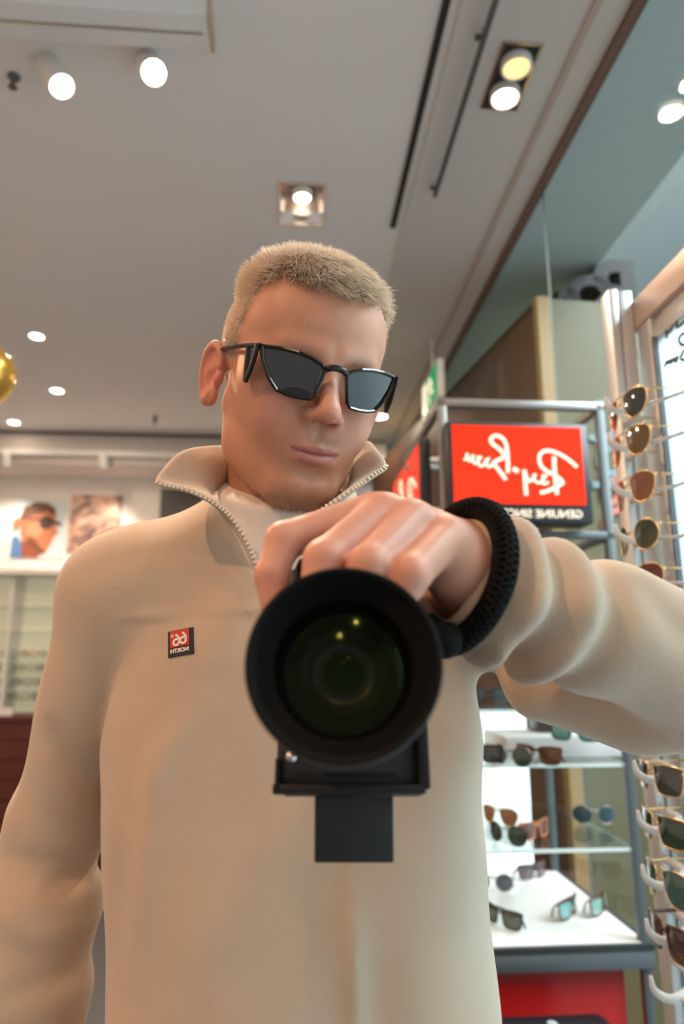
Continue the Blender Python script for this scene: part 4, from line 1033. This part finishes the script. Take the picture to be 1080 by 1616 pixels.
p1_, (u0, u1, v0, v1) = poster([(26, 788), (101, 882)], 'portrait_poster', 'poster of a man in profile wearing dark sunglasses', mat('pale_print', (0.62, 0.68, 0.70), 0.5))
def pp(poly, m, nm, d=0.013):
    MB().prism([(u0+(u1-u0)*x, v0+(v1-v0)*y) for x, y in poly], wfn, d, d+0.0008).build(nm, m, p1_, False, True)
def oval(cx, cy, rx, ry, n=20, rot=0): return [(cx+rx*math.cos(2*math.pi*i/n)*math.cos(rot)-ry*math.sin(2*math.pi*i/n)*math.sin(rot), cy+rx*math.cos(2*math.pi*i/n)*math.sin(rot)+ry*math.sin(2*math.pi*i/n)*math.cos(rot)) for i in range(n)]
pskin = mat('print_skin', (0.50, 0.17, 0.075), 0.5, noise=(9, 0.4)); phair = mat('print_hair', (0.16, 0.065, 0.035), 0.5); pdark = mat('print_dark', (0.05, 0.025, 0.02), 0.5)
pp([(0.0, 0.0), (0.30, 0.0), (0.22, 0.20), (0.10, 0.38), (0.0, 0.34)], mat('print_blue', (0.10, 0.22, 0.45), 0.5), 'printed_jacket')
pp([(0.22, 0.02), (0.50, 0.0), (0.66, 0.16), (0.30, 0.40), (0.18, 0.30)], mat('print_neck', (0.30, 0.08, 0.04), 0.5), 'printed_neck', 0.0135)
pp([(0.12, 0.62), (0.16, 0.36), (0.36, 0.18), (0.58, 0.06), (0.66, 0.10), (0.74, 0.24), (0.78, 0.36), (0.86, 0.42), (0.80, 0.56), (0.78, 0.74), (0.64, 0.86), (0.40, 0.88), (0.20, 0.80)], pskin, 'printed_face', 0.014)
pp([(0.10, 0.62), (0.22, 0.66), (0.34, 0.72), (0.60, 0.80), (0.80, 0.72), (0.76, 0.86), (0.60, 0.94), (0.38, 0.95), (0.18, 0.86)], phair, 'printed_hair', 0.0146)
pp([(0.26, 0.26), (0.58, 0.06), (0.68, 0.10), (0.56, 0.18), (0.36, 0.32)], phair, 'printed_beard', 0.0146)
pp(oval(0.42, 0.46, 0.16, 0.13, 20, 0.5), mat('print_cheek', (0.62, 0.26, 0.13), 0.5, noise=(12, 0.3)), 'printed_cheek', 0.0143)
pp(oval(0.40, 0.26, 0.16, 0.08, 20, -0.7), mat('print_jaw', (0.30, 0.09, 0.04), 0.5), 'printed_jaw', 0.0144)
pp(oval(0.06, 0.56, 0.07, 0.12), pskin, 'printed_ear', 0.0146)
pp(oval(0.62, 0.60, 0.13, 0.11), pdark, 'printed_sunglasses', 0.0152)
pp([(0.12, 0.66), (0.52, 0.64), (0.52, 0.67), (0.12, 0.69)], pdark, 'printed_temple', 0.0152)
pp([(0.72, 0.60), (0.90, 0.54), (0.90, 0.60), (0.74, 0.66)], pdark, 'printed_far_lens', 0.0152)
# collage poster: soft brown and grey shapes
cm_ = bpy.data.materials.new('collage_print'); cm_.use_nodes = True; nt = cm_.node_tree; bs = nt.nodes['Principled BSDF']
tcn = nt.nodes.new('ShaderNodeTexCoord'); ns = nt.nodes.new('ShaderNodeTexNoise'); ns.inputs['Scale'].default_value = 8; ns.inputs['Detail'].default_value = 3; ns.inputs['Distortion'].default_value = 1.2
cr = nt.nodes.new('ShaderNodeValToRGB'); el = cr.color_ramp.elements
el[0].position = 0.30; el[0].color = (0.10, 0.055, 0.045, 1); el[1].position = 0.75; el[1].color = (0.70, 0.62, 0.58, 1)
e = el.new(0.45); e.color = (0.26, 0.16, 0.13, 1); e = el.new(0.56); e.color = (0.58, 0.34, 0.24, 1)
nt.links.new(tcn.outputs['Object'], ns.inputs['Vector']); nt.links.new(ns.outputs[0], cr.inputs[0]); nt.links.new(cr.outputs[0], bs.inputs['Base Color'])
poster([(114, 781), (188, 873)], 'collage_poster', 'brown and grey photo poster right of the portrait', cm_)
poster([(255, 772), (318, 868)], 'dark_poster', 'black poster behind the man\'s raised collar', mat('black_print', (0.012, 0.013, 0.018), 0.4))
# lit display case and counter
u_a, v_a = wpx(-260, 905, 5.05); u_b, _ = wpx(330, 905, 5.05); vb = wpx(40, 1128, 5.05)[1]
case = thing('display_case', 'lit wall display case of spectacles below the posters', 'display case', tuple(R((u_a+u_b)/2, 5.12, vb)), AZ)
rbox(MB(), (u_a, 4.98, v_a), (u_b, BY-0.002, v_a+0.035)).build('top_ledge', white_m, case, False, True)
rbox(MB(), (u_a, BY-0.03, vb), (u_b, BY-0.004, v_a)).build('back_panel', mat('case_panel', (0.62, 0.60, 0.46), 0.6, emit=(0.75, 0.70, 0.50), estr=0.28), case, False, True)
shelf_g = glass_mat('shelf_glass', (0.92, 0.97, 0.95), 0.06, 0.03)
sh_z = [vb+(v_a-vb)*k for k in (0.10, 0.20, 0.30, 0.40, 0.58, 0.76)]
for zz in sh_z: rbox(MB(), (u_a+0.02, 5.06, zz), (u_b-0.02, BY-0.03, zz+0.006)).build('shelf', shelf_g, case, False, True)
for u in (u_a, wpx(10, 1000, 5.05)[0], u_b-0.02): rbox(MB(), (u, 5.05, vb), (u+0.02, BY-0.03, v_a)).build('upright', white_m, case, False, True)
fr_cols = [mat('frame_dark', (0.04, 0.035, 0.03), 0.35), mat('frame_grey', (0.16, 0.16, 0.15), 0.35), mat('frame_red', (0.30, 0.05, 0.03), 0.35)]
ordn = ['leftmost', 'second', 'third', 'fourth', 'fifth']; rown = ['bottom', 'second lowest', 'third lowest', 'fourth lowest']
for r_, zz in enumerate(sh_z[:4]):
    for i in range(5):
        u, _ = wpx(2+i*31+r_*3, 1060, 5.1)
        g = MB()
        for s in (-1, 1):
            g.tube([(u+s*0.034+0.026*math.cos(a), 5.12, zz+0.0275+0.019*math.sin(a)) for a in np.linspace(0, 2*math.pi, 13)[:-1]], 0.0045, 5, closed=True)
            g.tube([(u+s*0.061, 5.12, zz+0.036), (u+s*0.060, 5.22, zz+0.034), (u+s*0.058, 5.25, zz+0.010)], 0.0025, 5)
        g.tube([(u-0.010, 5.12, zz+0.032), (u+0.010, 5.12, zz+0.032)], 0.003, 5)
        g.v = [tuple(R(*q)) for q in g.v]
        o = g.build('spectacles', fr_cols[2 if (r_ == 3 and i == 1) else (i*3+r_) % 2], None, True)
        tag(o, f'{ordn[i]} pair of spectacles on the {rown[r_]} shelf of the wall display case', 'spectacles', 'spectacles in the wall display case')
wood = mat('mahogany', (0.10, 0.018, 0.008), 0.4, noise=(6, 0.3))
counter = thing('wood_counter', 'dark red wooden counter under the wall display case', 'counter', tuple(R((u_a+u_b)/2, 5.0, 0)), AZ)
rbox(MB(), (u_a, 4.90, vb-0.03), (u_b, BY-0.002, vb-0.001), 0.004).build('counter_top', wood, counter, False, True)
nb_ = 8; hh = (vb-0.03)/nb_
for i in range(nb_): rbox(MB(), (u_a, 4.93, i*hh+0.003), (u_b, BY-0.004, (i+1)*hh-0.003)).build('front_board', wood, counter, False, True)
q = wpx(0, 1122, 4.98); card = MB(); rbox(card, (q[0]-0.10, 4.97, vb), (q[0]+0.085, 4.985, vb+0.05)); tag(card.build('paper_card', white_m), 'small white card standing on the wooden counter', 'card')

# ================================================================== SUNGLASSES FOR SALE
SHAPES = {'aviator': [(-.024, .016), (-.010, .021), (.010, .021), (.023, .014), (.0255, .002), (.021, -.014), (.010, -.0235), (-.006, -.024), (-.018, -.014), (-.024, .002)],
          'square': [(-.024, .017), (0, .0195), (.025, .018), (.0275, .012), (.024, -.010), (.017, -.019), (0, -.021), (-.017, -.019), (-.023, -.008), (-.026, .010)],
          'round': [(.0245*math.cos(a), .023*math.sin(a)) for a in np.linspace(0, 2*math.pi, 15)[:-1]]}
_mc = {}
def cmat(kind, c):
    k = (kind, c)
    if k not in _mc:
        if kind == 'lens': _mc[k] = mat('tinted_lens', c, 0.06, Specular_IOR_Level=0.8, Coat_Weight=0.5)
        elif kind == 'metal': _mc[k] = mat('frame_metal', c, 0.25, 1.0)
        else: _mc[k] = mat('frame_acetate', c, 0.2)
    return _mc[k]
def make_shades(label, loc, rz, shape, lens_c, frame_c, metal=True, folded=False, tilt=0.0, scale=1.0, group=None, spread=0.0):
    """front looks along local -y; origin under the bridge, resting height at z = 0"""
    t = thing('sunglasses', label, 'sunglasses', tuple(loc), rz, group); t.rotation_euler = (tilt, 0, rz); t.scale = (scale,)*3
    fm = cmat('metal' if metal else 'acetate', frame_c); lm = cmat('lens', lens_c); poly = smooth2(SHAPES[shape]+[SHAPES[shape][0]], 3)[:-1]
    zc = 0.026
    def f(x, z, d): return np.array([x, 3.6*x*x-d, zc+z])
    rw = 0.0011 if metal else 0.0024
    for s in (-1, 1):
        o = [(s*(0.0335+u), v) for u, v in poly]
        rm = MB().tube([f(u, v, 0) for u, v in o], rw, 6, closed=True).build('rim', fm, t, True)
        c = np.mean(o, 0); n = len(o); vs = [f(c[0], c[1], 0.0022)]; fs = [(0, 1+i, 1+(i+1) % n) for i in range(n)]
        for r_ in (0.5, 1.0):
            for u, v in o: vs.append(f(c[0]+(u-c[0])*r_, c[1]+(v-c[1])*r_, 0.0022*(1-r_*r_)))
        fs += [(1+i, 1+n+i, 1+n+(i+1) % n, 1+(i+1) % n) for i in range(n)]
        MB().add(vs, fs).build('lens', lm, t, True)
        h = f(s*0.0605, 0.011, 0); e = np.array([s*(0.068+spread), 0.125, zc+0.010]); k_ = np.array([s*(0.066+spread), 0.150, zc-0.022])
        if folded:
            e = np.array([-s*0.045, h[1]+0.012+0.005*s, zc+0.006]); k_ = np.array([-s*0.062, h[1]+0.014+0.005*s, zc-0.016])
        MB().tube(smooth3([h, h*0.8+e*0.2+np.array([s*0.003, 0, 0]), e, k_], 3), rw*1.2 if metal else 0.0026, 6).build('temple', fm, t, True)
        if metal: MB().lathe([(1e-4, 0), (0.0022, 0), (0.0022, 0.004), (1e-4, 0.004)], h-np.array([0, 0.002, 0]), (0, 1, 0), 8).build('hinge', fm, t)
    br = MB().tube([f(x, z, 0) for x, z in ((-.0095, .006), (-.004, .009), (.004, .009), (.0095, .006))], rw*1.1, 6)
    if metal and shape == 'aviator': br.tube([f(x, z, 0) for x, z in ((-.018, .0195), (0, .021), (.018, .0195))], rw, 6)
    br.build('bridge', fm, t, True)
    return t
GOLD = (0.80, 0.50, 0.22); GUN = (0.30, 0.28, 0.27); TORT = (0.07, 0.028, 0.012); BLACK = (0.01, 0.01, 0.01)
# ================================================================== RED SUNGLASSES STAND
SY0, SY1 = 1.74, 2.32                               # front and back, room axes
sx1 = on_y(1025, 1474, SY0)[0]; sx0 = on_y(692, 640, SY0)[0]
TZ = on_y(900, 1490, SY0)[2]                        # table top
stand = thing('display_stand', 'metal framed sunglasses stand with a red lightbox sign and red base', 'display stand', tuple(R((sx0+sx1)/2, (SY0+SY1)/2, 0)), AZ)
def sp(name, a, b, m, bev=0.0, parent=None): return rbox(MB(), a, b, bev).build(name, m, parent or stand, 'auto' if bev else False, True)
steel = mat('brushed_steel', (0.30, 0.285, 0.275), 0.38, 0.8); gsteel = mat('grey_steel', (0.11, 0.13, 0.14), 0.45, 0.4)
RZ = on_y(800, 642, SY0)[2]                         # top rail
pw = 0.022
for x in (sx0, sx1-pw):
    for y in (SY0, SY1-pw): sp('post', (x, y, 0), (x+pw, y+pw, RZ), gsteel if x > sx0 else steel, 0.002)
for y in (SY0, SY1-pw): sp('rail', (sx0, y, RZ-0.002), (sx1, y+pw, RZ+0.020), steel, 0.002)
for x in (sx0, sx1-pw):
    sp('rail', (x, SY0, RZ-0.001), (x+pw, SY1, RZ+0.019), steel, 0.002)
z_bar = on_y(900, 838, SY0)[2]
for y in (SY0, SY1-pw): sp('rail', (sx0, y, z_bar-0.02), (sx1, y+pw, z_bar), gsteel, 0.002)
for x in (sx0, sx1-pw): sp('rail', (x, SY0, z_bar-0.021), (x+pw, SY1, z_bar-0.001), gsteel, 0.002)
for zz in (RZ-0.13, RZ-0.26): sp('cross_bar', (sx0-0.06, SY0+0.2, zz), (sx0+0.06, SY0+0.215, zz+0.018), steel, 0.002)
sp('side_frame_rail', (sx0-0.07, SY0+0.06, RZ-0.27), (sx0-0.055, SY1, RZ-0.25), steel, 0.002)
# lightbox signs: front and left side
red_e = mat('red_lightbox', (0.65, 0.02, 0.006), 0.22, emit=(1.0, 0.030, 0.004), estr=0.80, Specular_IOR_Level=0.3); sign_w = mat('sign_white', (0.9, 0.8, 0.65), 0.3, emit=(1.0, 0.80, 0.58), estr=0.72); sign_k = mat('sign_black', (0.022, 0.026, 0.028), 0.4)
ya = SY0-0.035
su0, sz1 = on_y(704, 664, ya)[[0, 2]]; su1, sz0 = on_y(938, 826, ya)[[0, 2]]
su1 = (on_y(926, 668, ya)[0]+su1)/2
box_ = sp('lightbox', (su0, ya, sz0), (su1, ya+0.09, sz1), sign_k, 0.004)
def sgpx(cx, cy):                                   # photo crop (4.5x, origin 700,660) -> sign plane
    q = on_y(700+cx/4.5, 660+cy/4.5, ya); return q[0], q[2]
ru0, rz1 = sgpx(58, 48); ru1, rz0 = sgpx(1012, 618)
sp('red_face', (ru0, ya-0.003, rz0), (ru1, ya+0.002, rz1), red_e, 0, box_)
def sfn(u, v, d): return R(u, ya-0.003-d, v)
script = [([(945, 350), (900, 310), (840, 268), (770, 238), (715, 236), (685, 258), (677, 295), (690, 340), (725, 375), (775, 400), (820, 430), (848, 462)], 26),
          ([(782, 275), (785, 350), (792, 440), (803, 545)], 30), ([(850, 460), (790, 495), (735, 520), (685, 532)], 28),
          ([(745, 455), (718, 470), (702, 455), (715, 425), (735, 405)], 18), ([(705, 400), (700, 440), (685, 462), (655, 455), (640, 425), (655, 400)], 18), ([(640, 400), (632, 430), (612, 452), (592, 430), (585, 400)], 18),
          ([(572, 370), (576, 440), (580, 500), (585, 550)], 30), ([(492, 360), (512, 372), (530, 380)], 34),
          ([(440, 440), (405, 390), (365, 340), (345, 330), (385, 300), (420, 285), (425, 255), (385, 215), (345, 185), (335, 150), (365, 128), (410, 140), (440, 185), (452, 260), (455, 330), (455, 390)], 28),
          ([(345, 330), (325, 350), (305, 335), (310, 300), (325, 285)], 18), ([(300, 290), (292, 325), (268, 345), (248, 330), (250, 295), (268, 275)], 18), ([(245, 270), (238, 310), (220, 325), (205, 300), (212, 265)], 18),
          ([(205, 265), (195, 300), (178, 305), (172, 275), (165, 255), (160, 290), (142, 300)], 18)]
sw = MB(); per = (ru1-ru0)/954
for pts, wd in script: sw.ribbon([sgpx(*q) for q in pts], wd*per*0.88, sfn, 0.0, 0.002)
sw.build('script_lettering', sign_w, box_, False, True)
gu, gv_ = sgpx(992, 710)
text_mb('GENUINE SINCE 1937', 0.030, lambda u, v, d: R(gu+u, ya-0.0003-d, gv_+v), 0, 0.0015, True, 0.0002, 'LEFT').build('small_lettering', sign_w, box_, False, True)
# side sign
xs = sx0-0.045
sb = sp('lightbox', (xs, SY0+0.05, sz0), (xs+0.03, SY1-0.05, sz1-0.02), sign_k, 0.003)
sp('red_face', (xs-0.003, SY0+0.065, sz0+0.05), (xs+0.001, SY1-0.065, sz1-0.035), red_e, 0, sb)
sd_ = MB(); kx = (SY1-SY0-0.13)/954
for pts, wd in script: sd_.ribbon([(SY1-0.065-(a-58)*kx, sz1-0.035-(b-48)*kx*0.8) for a, b in pts], wd*kx, lambda u, v, d: R(xs-0.003-d, u, v), 0, 0.002)
sd_.build('script_lettering', sign_w, sb, False, True)
# glass shelves, table, red cabinet
SH = [on_y(900, 1206, SY0)[2], on_y(900, 1341, SY0)[2], on_y(800, 1092, SY0+0.3)[2]-0.03]
clear = glass_mat('clear_shelf', (0.93, 0.98, 0.96), 0.05, 0.02); edge_g = mat('glass_edge', (0.62, 0.72, 0.70), 0.2)
for zz in SH:
    s_ = sp('shelf', (sx0+0.01, SY0+0.01, zz-0.008), (sx1-0.01, SY1-0.03, zz), clear)
    sp('shelf_edge', (sx0+0.01, SY0+0.006, zz-0.008), (sx1-0.01, SY0+0.010, zz), edge_g, 0, s_)
sp('table_frame', (sx0, SY0-0.01, TZ-0.055), (sx1+0.005, SY1, TZ-0.014), gsteel, 0.003)
sp('table_edge', (sx0, SY0-0.012, TZ-0.014), (sx1+0.006, SY1+0.002, TZ-0.002), sign_k)
sp('light_table', (sx0+0.012, SY0, TZ-0.004), (sx1-0.010, SY1-0.02, TZ), mat('opal_top', (0.60, 0.55, 0.525), 0.4, emit=(1.0, 0.93, 0.88), estr=0.05))
sp('red_cabinet', (sx0+0.02, SY0+0.03, 0.04), (sx1-0.055, SY1-0.03, TZ-0.055), mat('red_lacquer', (0.42, 0.012, 0.012), 0.28), 0.004)
xp = on_y(832, 1200, SY1)[0]
sp('light_panel', (sx0-0.02, SY1-0.012, TZ), (xp, SY1-0.004, SH[2]-0.02), mat('backlit_panel', (0.85, 0.92, 0.94), 0.4, emit=(0.80, 0.94, 1.0), estr=0.72))
sp('panel_header', (sx0-0.02, SY1-0.016, SH[2]-0.045), (xp, SY1-0.004, SH[2]-0.02), mat('teal_header', (0.35, 0.52, 0.55), 0.4))
# things on the stand
rs = on_y(905, 1200, SY0+0.16); x_a, x_b = on_y(800, 1180, SY0+0.12)[0], on_y(985, 1180, SY0+0.12)[0]
ris = rbox(MB(), (x_a, SY0+0.12, SH[0]), (x_b, SY0+0.34, SH[0]+0.052), 0.003).build('acrylic_riser', mat('white_acrylic', (0.52, 0.50, 0.495), 0.35), None, 'auto'); tag(ris, 'white acrylic riser block on the upper glass shelf', 'riser')
bx = on_y(868, 1120, SY0+0.26); bxo = MB(); rbox(bxo, (bx[0]-0.05, SY0+0.22, SH[0]+0.052), (bx[0]+0.045, SY0+0.30, SH[0]+0.15), 0.002)
tag(bxo.build('gift_box', mat('dark_brown_box', (0.035, 0.02, 0.016), 0.35), None, 'auto'), 'dark brown upright box on the white riser', 'box')
def at_shelf(px, py, z): return on_z(px, py, z)
SLATE = (0.03, 0.04, 0.045); GREEN = (0.02, 0.05, 0.035); BROWN = (0.10, 0.045, 0.02); TEAL = (0.10, 0.35, 0.36)
items = [('black sunglasses at the left end of the upper glass shelf', 757, 1204, SH[0], 58, 'square', SLATE, BLACK, False, True),
         ('dark sunglasses between the black pair and the riser on the upper glass shelf', 805, 1210, SH[0], 58, 'round', GREEN, GUN, True, True),
         ('brown shiny sunglasses in front of the white riser', 848, 1208, SH[0], 50, 'square', BROWN, TORT, False, True),
         ('teal mirrored sunglasses on top of the white riser', 908, 1172, SH[0]+0.052, 35, 'square', TEAL, BLACK, False, True),
         ('tan sunglasses at the back left of the lower glass shelf', 786, 1302, SH[1], 55, 'aviator', (0.28, 0.13, 0.06), GOLD, True, True),
         ('green sunglasses at the front left of the lower glass shelf', 798, 1334, SH[1], 58, 'round', GREEN, BLACK, True, True),
         ('orange framed sunglasses in the middle of the lower glass shelf', 850, 1326, SH[1], -35, 'square', (0.12, 0.05, 0.04), (0.55, 0.18, 0.07), False, True),
         ('dark blue sunglasses at the right of the lower glass shelf', 940, 1302, SH[1], 10, 'round', (0.02, 0.05, 0.06), GUN, True, True),
         ('grey sunglasses at the left edge of the light table', 778, 1408, TZ, 20, 'round', (0.06, 0.06, 0.08), GUN, True, True),
         ('violet tinted sunglasses at the back of the light table', 846, 1388, TZ, -30, 'square', (0.09, 0.05, 0.07), TORT, False, True),
         ('olive green sunglasses at the front left of the light table', 790, 1464, TZ, 60, 'square', (0.05, 0.07, 0.035), BLACK, False, True),
         ('teal sunglasses in the middle of the light table', 905, 1448, TZ, -48, 'square', (0.14, 0.34, 0.32), TORT, False, True),
         ('brown rimmed sunglasses at the right of the light table', 954, 1442, TZ, -48, 'square', (0.16, 0.30, 0.26), BROWN, False, True),
         ('black sunglasses on the top glass shelf', 772, 1086, SH[2], 10, 'square', SLATE, BLACK, False, True)]
for lb, px, py, zz, ang, shp, lc, fc, me_, fo in items:
    c = on_z(px, py, zz); 
    if py < 1100: c = R(on_y(px, py, SY0+0.22)[0], SY0+0.22, zz)
    make_shades(lb, (c[0], c[1], zz), AZ-math.radians(ang), shp, lc, fc, me_, fo)
# black spotted case low in front of the red base
bc_ = P(880, 1662, 1.40); cs = thing('spotted_case', 'black case with white spots low in front of the red base', 'case', tuple(bc_), AZ)
cp_ = MB(); cp_.box((-0.12, -0.07, -0.05), (0.13, 0.07, 0.045), 0.02); cp_.build('case_shell', mat('black_gloss', (0.01, 0.01, 0.012), 0.2), cs, 'auto')
for x, y in ((-0.07, -0.01), (0.0, 0.02), (0.07, -0.02)):
    MB().lathe([(1e-4, 0.0008), (0.010, 0.0008), (0.011, 0)], (x, y, 0.0452), (0, 0, 1), 14).build('spot', mat('grey_dot', (0.30, 0.30, 0.31), 0.4), cs)
pt = thing('pedestal', 'low black pedestal carrying the spotted case', 'pedestal', (bc_[0], bc_[1], 0), AZ)
MB().box((-0.13, -0.08, 0.0), (0.14, 0.08, 0.02), 0.002).build('foot', sign_k, pt, 'auto')
MB().box((-0.11, -0.06, 0.02), (0.12, 0.06, bc_[2]-0.0505), 0.002).build('column', sign_k, pt, 'auto')
# ================================================================== WALL RACK ON THE RIGHT
RX, RY = 0.535, 1.10
def rk(px, py, y): return on_y(px, py, y)
pxl = on_y(957, 480, RY)[0]
ZT = on_y(957, 462, RY)[2]
rack = thing('sunglasses_rack', 'aluminium sunglasses rack with clear holders at the right edge', 'display rack', tuple(R(pxl+0.03, 0.7, 0)), AZ)
def rp(name, a, b, m, bev=0.0, parent=None): return rbox(MB(), a, b, bev).build(name, m, parent or rack, 'auto' if bev else False, True)
alu_l = mat('satin_aluminium', (0.62, 0.63, 0.63), 0.4, 0.55); alu_c = mat('copper_tinted_rail', (0.66, 0.50, 0.42), 0.38, 0.5)
rp('post', (pxl, RY-0.014, 0.05), (pxl+0.016, RY+0.02, ZT), alu_l, 0.002)
rp('post', (pxl+0.020, RY-0.010, 0.05), (pxl+0.045, RY+0.02, ZT), alu_l, 0.002)
rp('post_groove', (pxl+0.016, RY+0.0, 0.05), (pxl+0.020, RY+0.018, ZT-0.002), alu_d)
px2 = pxl+0.045
rp('top_rail', (px2, -0.35, ZT-0.075), (px2+0.03, RY+0.01, ZT-0.02), alu_c, 0.002)
rp('inner_rail', (px2+0.012, -0.35, ZT-0.115), (px2+0.03, RY, ZT-0.075), alu_l, 0.001)
rp('side_stile', (px2+0.004, RY-0.055, 0.08), (px2+0.03, RY-0.010, ZT-0.075), alu_l, 0.001)
rp('stile_groove', (px2+0.002, RY-0.060, 0.08), (px2+0.010, RY-0.055, ZT-0.115), alu_d)
rp('bottom_rail', (px2, -0.35, 0.05), (px2+0.03, RY, 0.12), alu_l, 0.002)
rp('foot', (pxl-0.06, RY-0.04, 0.0), (px2+0.10, RY+0.04, 0.05), alu_l, 0.002); rp('foot', (pxl-0.06, -0.36, 0.0), (px2+0.10, -0.28, 0.05), alu_l, 0.002)
rp('end_post', (pxl, -0.37, 0.05), (px2+0.03, -0.33, ZT), alu_l, 0.002)
panel = rp('panel', (px2+0.014, -0.33, 0.12), (px2+0.020, RY-0.055, ZT-0.115), glass_mat('panel_glass', (0.90, 0.96, 0.96), 0.04, 0.05, 1.0, 0.5))
XF = px2+0.014
def xfn(u, v, d): return R(XF-0.0005-d, u, v)       # u = room y
def xpx(px, py): q = on_x(px, py, XF); return q[1], q[2]
ink = mat('brand_ink', (0.05, 0.055, 0.06), 0.5)
def panel_stroke(lines, wd): 
    m_ = MB()
    for l in lines: m_.ribbon([xpx(*q) for q in l], wd, xfn, 0, 0.001)
    return m_
panel_stroke([[(1054, 534), (1052, 516), (1057, 511), (1062, 509), (1062, 518), (1055, 526)], [(1069, 512), (1069, 505), (1079, 494), (1084, 494), (1083, 506), (1070, 516), (1069, 508)], [(1092, 486), (1093, 504), (1101, 498)]], 0.006).build('block_lettering', ink, panel, False, True)
panel_stroke([[(1050, 580), (1054, 570), (1056, 574), (1059, 568), (1061, 573), (1064, 566), (1068, 571), (1071, 564), (1067, 566)], [(1085, 525), (1077, 528), (1073, 536), (1077, 544), (1084, 544)], [(1085, 548), (1078, 558), (1076, 566), (1082, 569)]], 0.005).build('script_lettering', ink, panel, False, True)
# holders and sunglasses, row by row
holder_m = mat('clear_plastic', (0.80, 0.79, 0.78), 0.15, Transmission_Weight=0.35, IOR=1.3)
YN, YF = 0.965, 1.035; YC = (YN+YF)/2
rows = [(633, 'aviator', (0.035, 0.045, 0.05), GOLD, True, 'black aviator sunglasses, topmost on the rack'),
        (692, 'aviator', (0.11, 0.075, 0.03), GOLD, True, 'bronze aviator sunglasses second from the top of the rack'),
        (766, 'aviator', (0.17, 0.07, 0.035), GOLD, True, 'copper brown sunglasses third from the top of the rack'),
        (842, 'round', (0.028, 0.04, 0.018), GOLD, True, 'green rounded sunglasses fourth from the top of the rack'),
        (912, 'aviator', (0.09, 0.022, 0.015), GOLD, True, 'dark red sunglasses on the rack just above the sleeve'),
        (1150, 'round', (0.06, 0.07, 0.085), GUN, True, 'grey round sunglasses on the rack just below the sleeve'),
        (1232, 'square', (0.03, 0.04, 0.045), GOLD, True, 'slate sunglasses in gold rims on the rack beside the acrylic riser'),
        (1315, 'square', (0.012, 0.04, 0.022), GOLD, True, 'large dark green sunglasses in gold rims on the lower rack'),
        (1405, 'aviator', (0.03, 0.09, 0.09), GOLD, True, 'teal sunglasses in gold rims on the lower rack beside the light table'),
        (1495, 'square', (0.05, 0.022, 0.012), TORT, False, 'brown gradient sunglasses lowest on the rack'),
        (1590, None, None, None, None, None)]
for py, shp, lc, fc, me_, lb in rows:
    pxn = 997+(py-633)*0.087
    d = unR(ray(pxn, py)); q = np.array([0, 0, CZ])+d*YN/d[1]; x0, zc = q[0], q[2]
    # clear holder: curved nose hook with two arms back to the rail
    hk = MB()
    hook = smooth3([R(x0-0.022, YC+0.004, zc+0.022), R(x0-0.020, YC+0.002, zc+0.006), R(x0-0.006, YC, zc-0.004), R(x0+0.014, YC, zc-0.003), R(pxl+0.004, YC+0.03, zc+0.004), R(pxl+0.008, RY-0.012, zc+0.006)], 5)
    hk.tube(hook, [0.0025+0.0035*min(1, i/8) for i in range(len(hook))], 8)
    hk.tube([R(x0+0.03, YN-0.045, zc-0.012), R(x0+0.075, YN-0.05, zc+0.004), R(XF, YN-0.05, zc+0.018)], 0.0028, 6)
    hk.tube([R(x0+0.014, YC, zc-0.003), R(x0+0.03, YN-0.045, zc-0.012)], 0.0030, 6)
    hk.build('holder', holder_m, rack, True, True)
    if shp:
        make_shades(lb, tuple(R(x0, YC, zc-0.026)), AZ-math.pi/2, shp, lc, fc, me_, False, 0.0, 1.0)
# ================================================================== EXIT SIGN
q = on_x(680, 618, 0.70); ex = thing('exit_sign', 'green and white emergency exit sign hanging near the glass wall', 'exit sign', tuple(R(0.70, q[1], q[2])), AZ)
gr_e = mat('exit_green', (0.0, 0.30, 0.12), 0.4, emit=(0.0, 0.55, 0.22), estr=0.35); wh_e = mat('exit_white', (0.9, 0.85, 0.7), 0.4, emit=(1.0, 0.88, 0.66), estr=0.8)
MB().box((-0.004, -0.19, -0.10), (0.030, 0.19, 0.10), 0.004).build('housing', white_m, ex, 'auto')
MB().box((-0.008, -0.175, -0.085), (-0.003, 0.175, 0.085)).build('green_face', gr_e, ex)
MB().box((-0.010, 0.06, -0.08), (-0.007, 0.17, 0.08)).build('white_door', wh_e, ex)
fig = MB(); sfx = lambda u, v, d: (-0.008-d, u, v)
fig.prism(oval(-0.02, 0.055, 0.016, 0.016, 12), sfx, 0, 0.002)
for pth in ([(-0.02, 0.04), (-0.03, 0.0)], [(-0.03, 0.0), (0.0, -0.03), (-0.01, -0.07)], [(-0.03, 0.0), (-0.06, -0.03), (-0.10, -0.03)], [(-0.02, 0.035), (0.02, 0.02), (0.035, 0.035)], [(-0.02, 0.035), (-0.06, 0.03), (-0.07, 0.0)]): fig.ribbon(pth, 0.016, sfx, 0, 0.002)
fig.build('running_figure', wh_e, ex)
MB().tube([(0.013, 0, 0.10), (0.013, 0, HC-0.012-q[2])], 0.006, 8).build('hanger', white_m, ex)
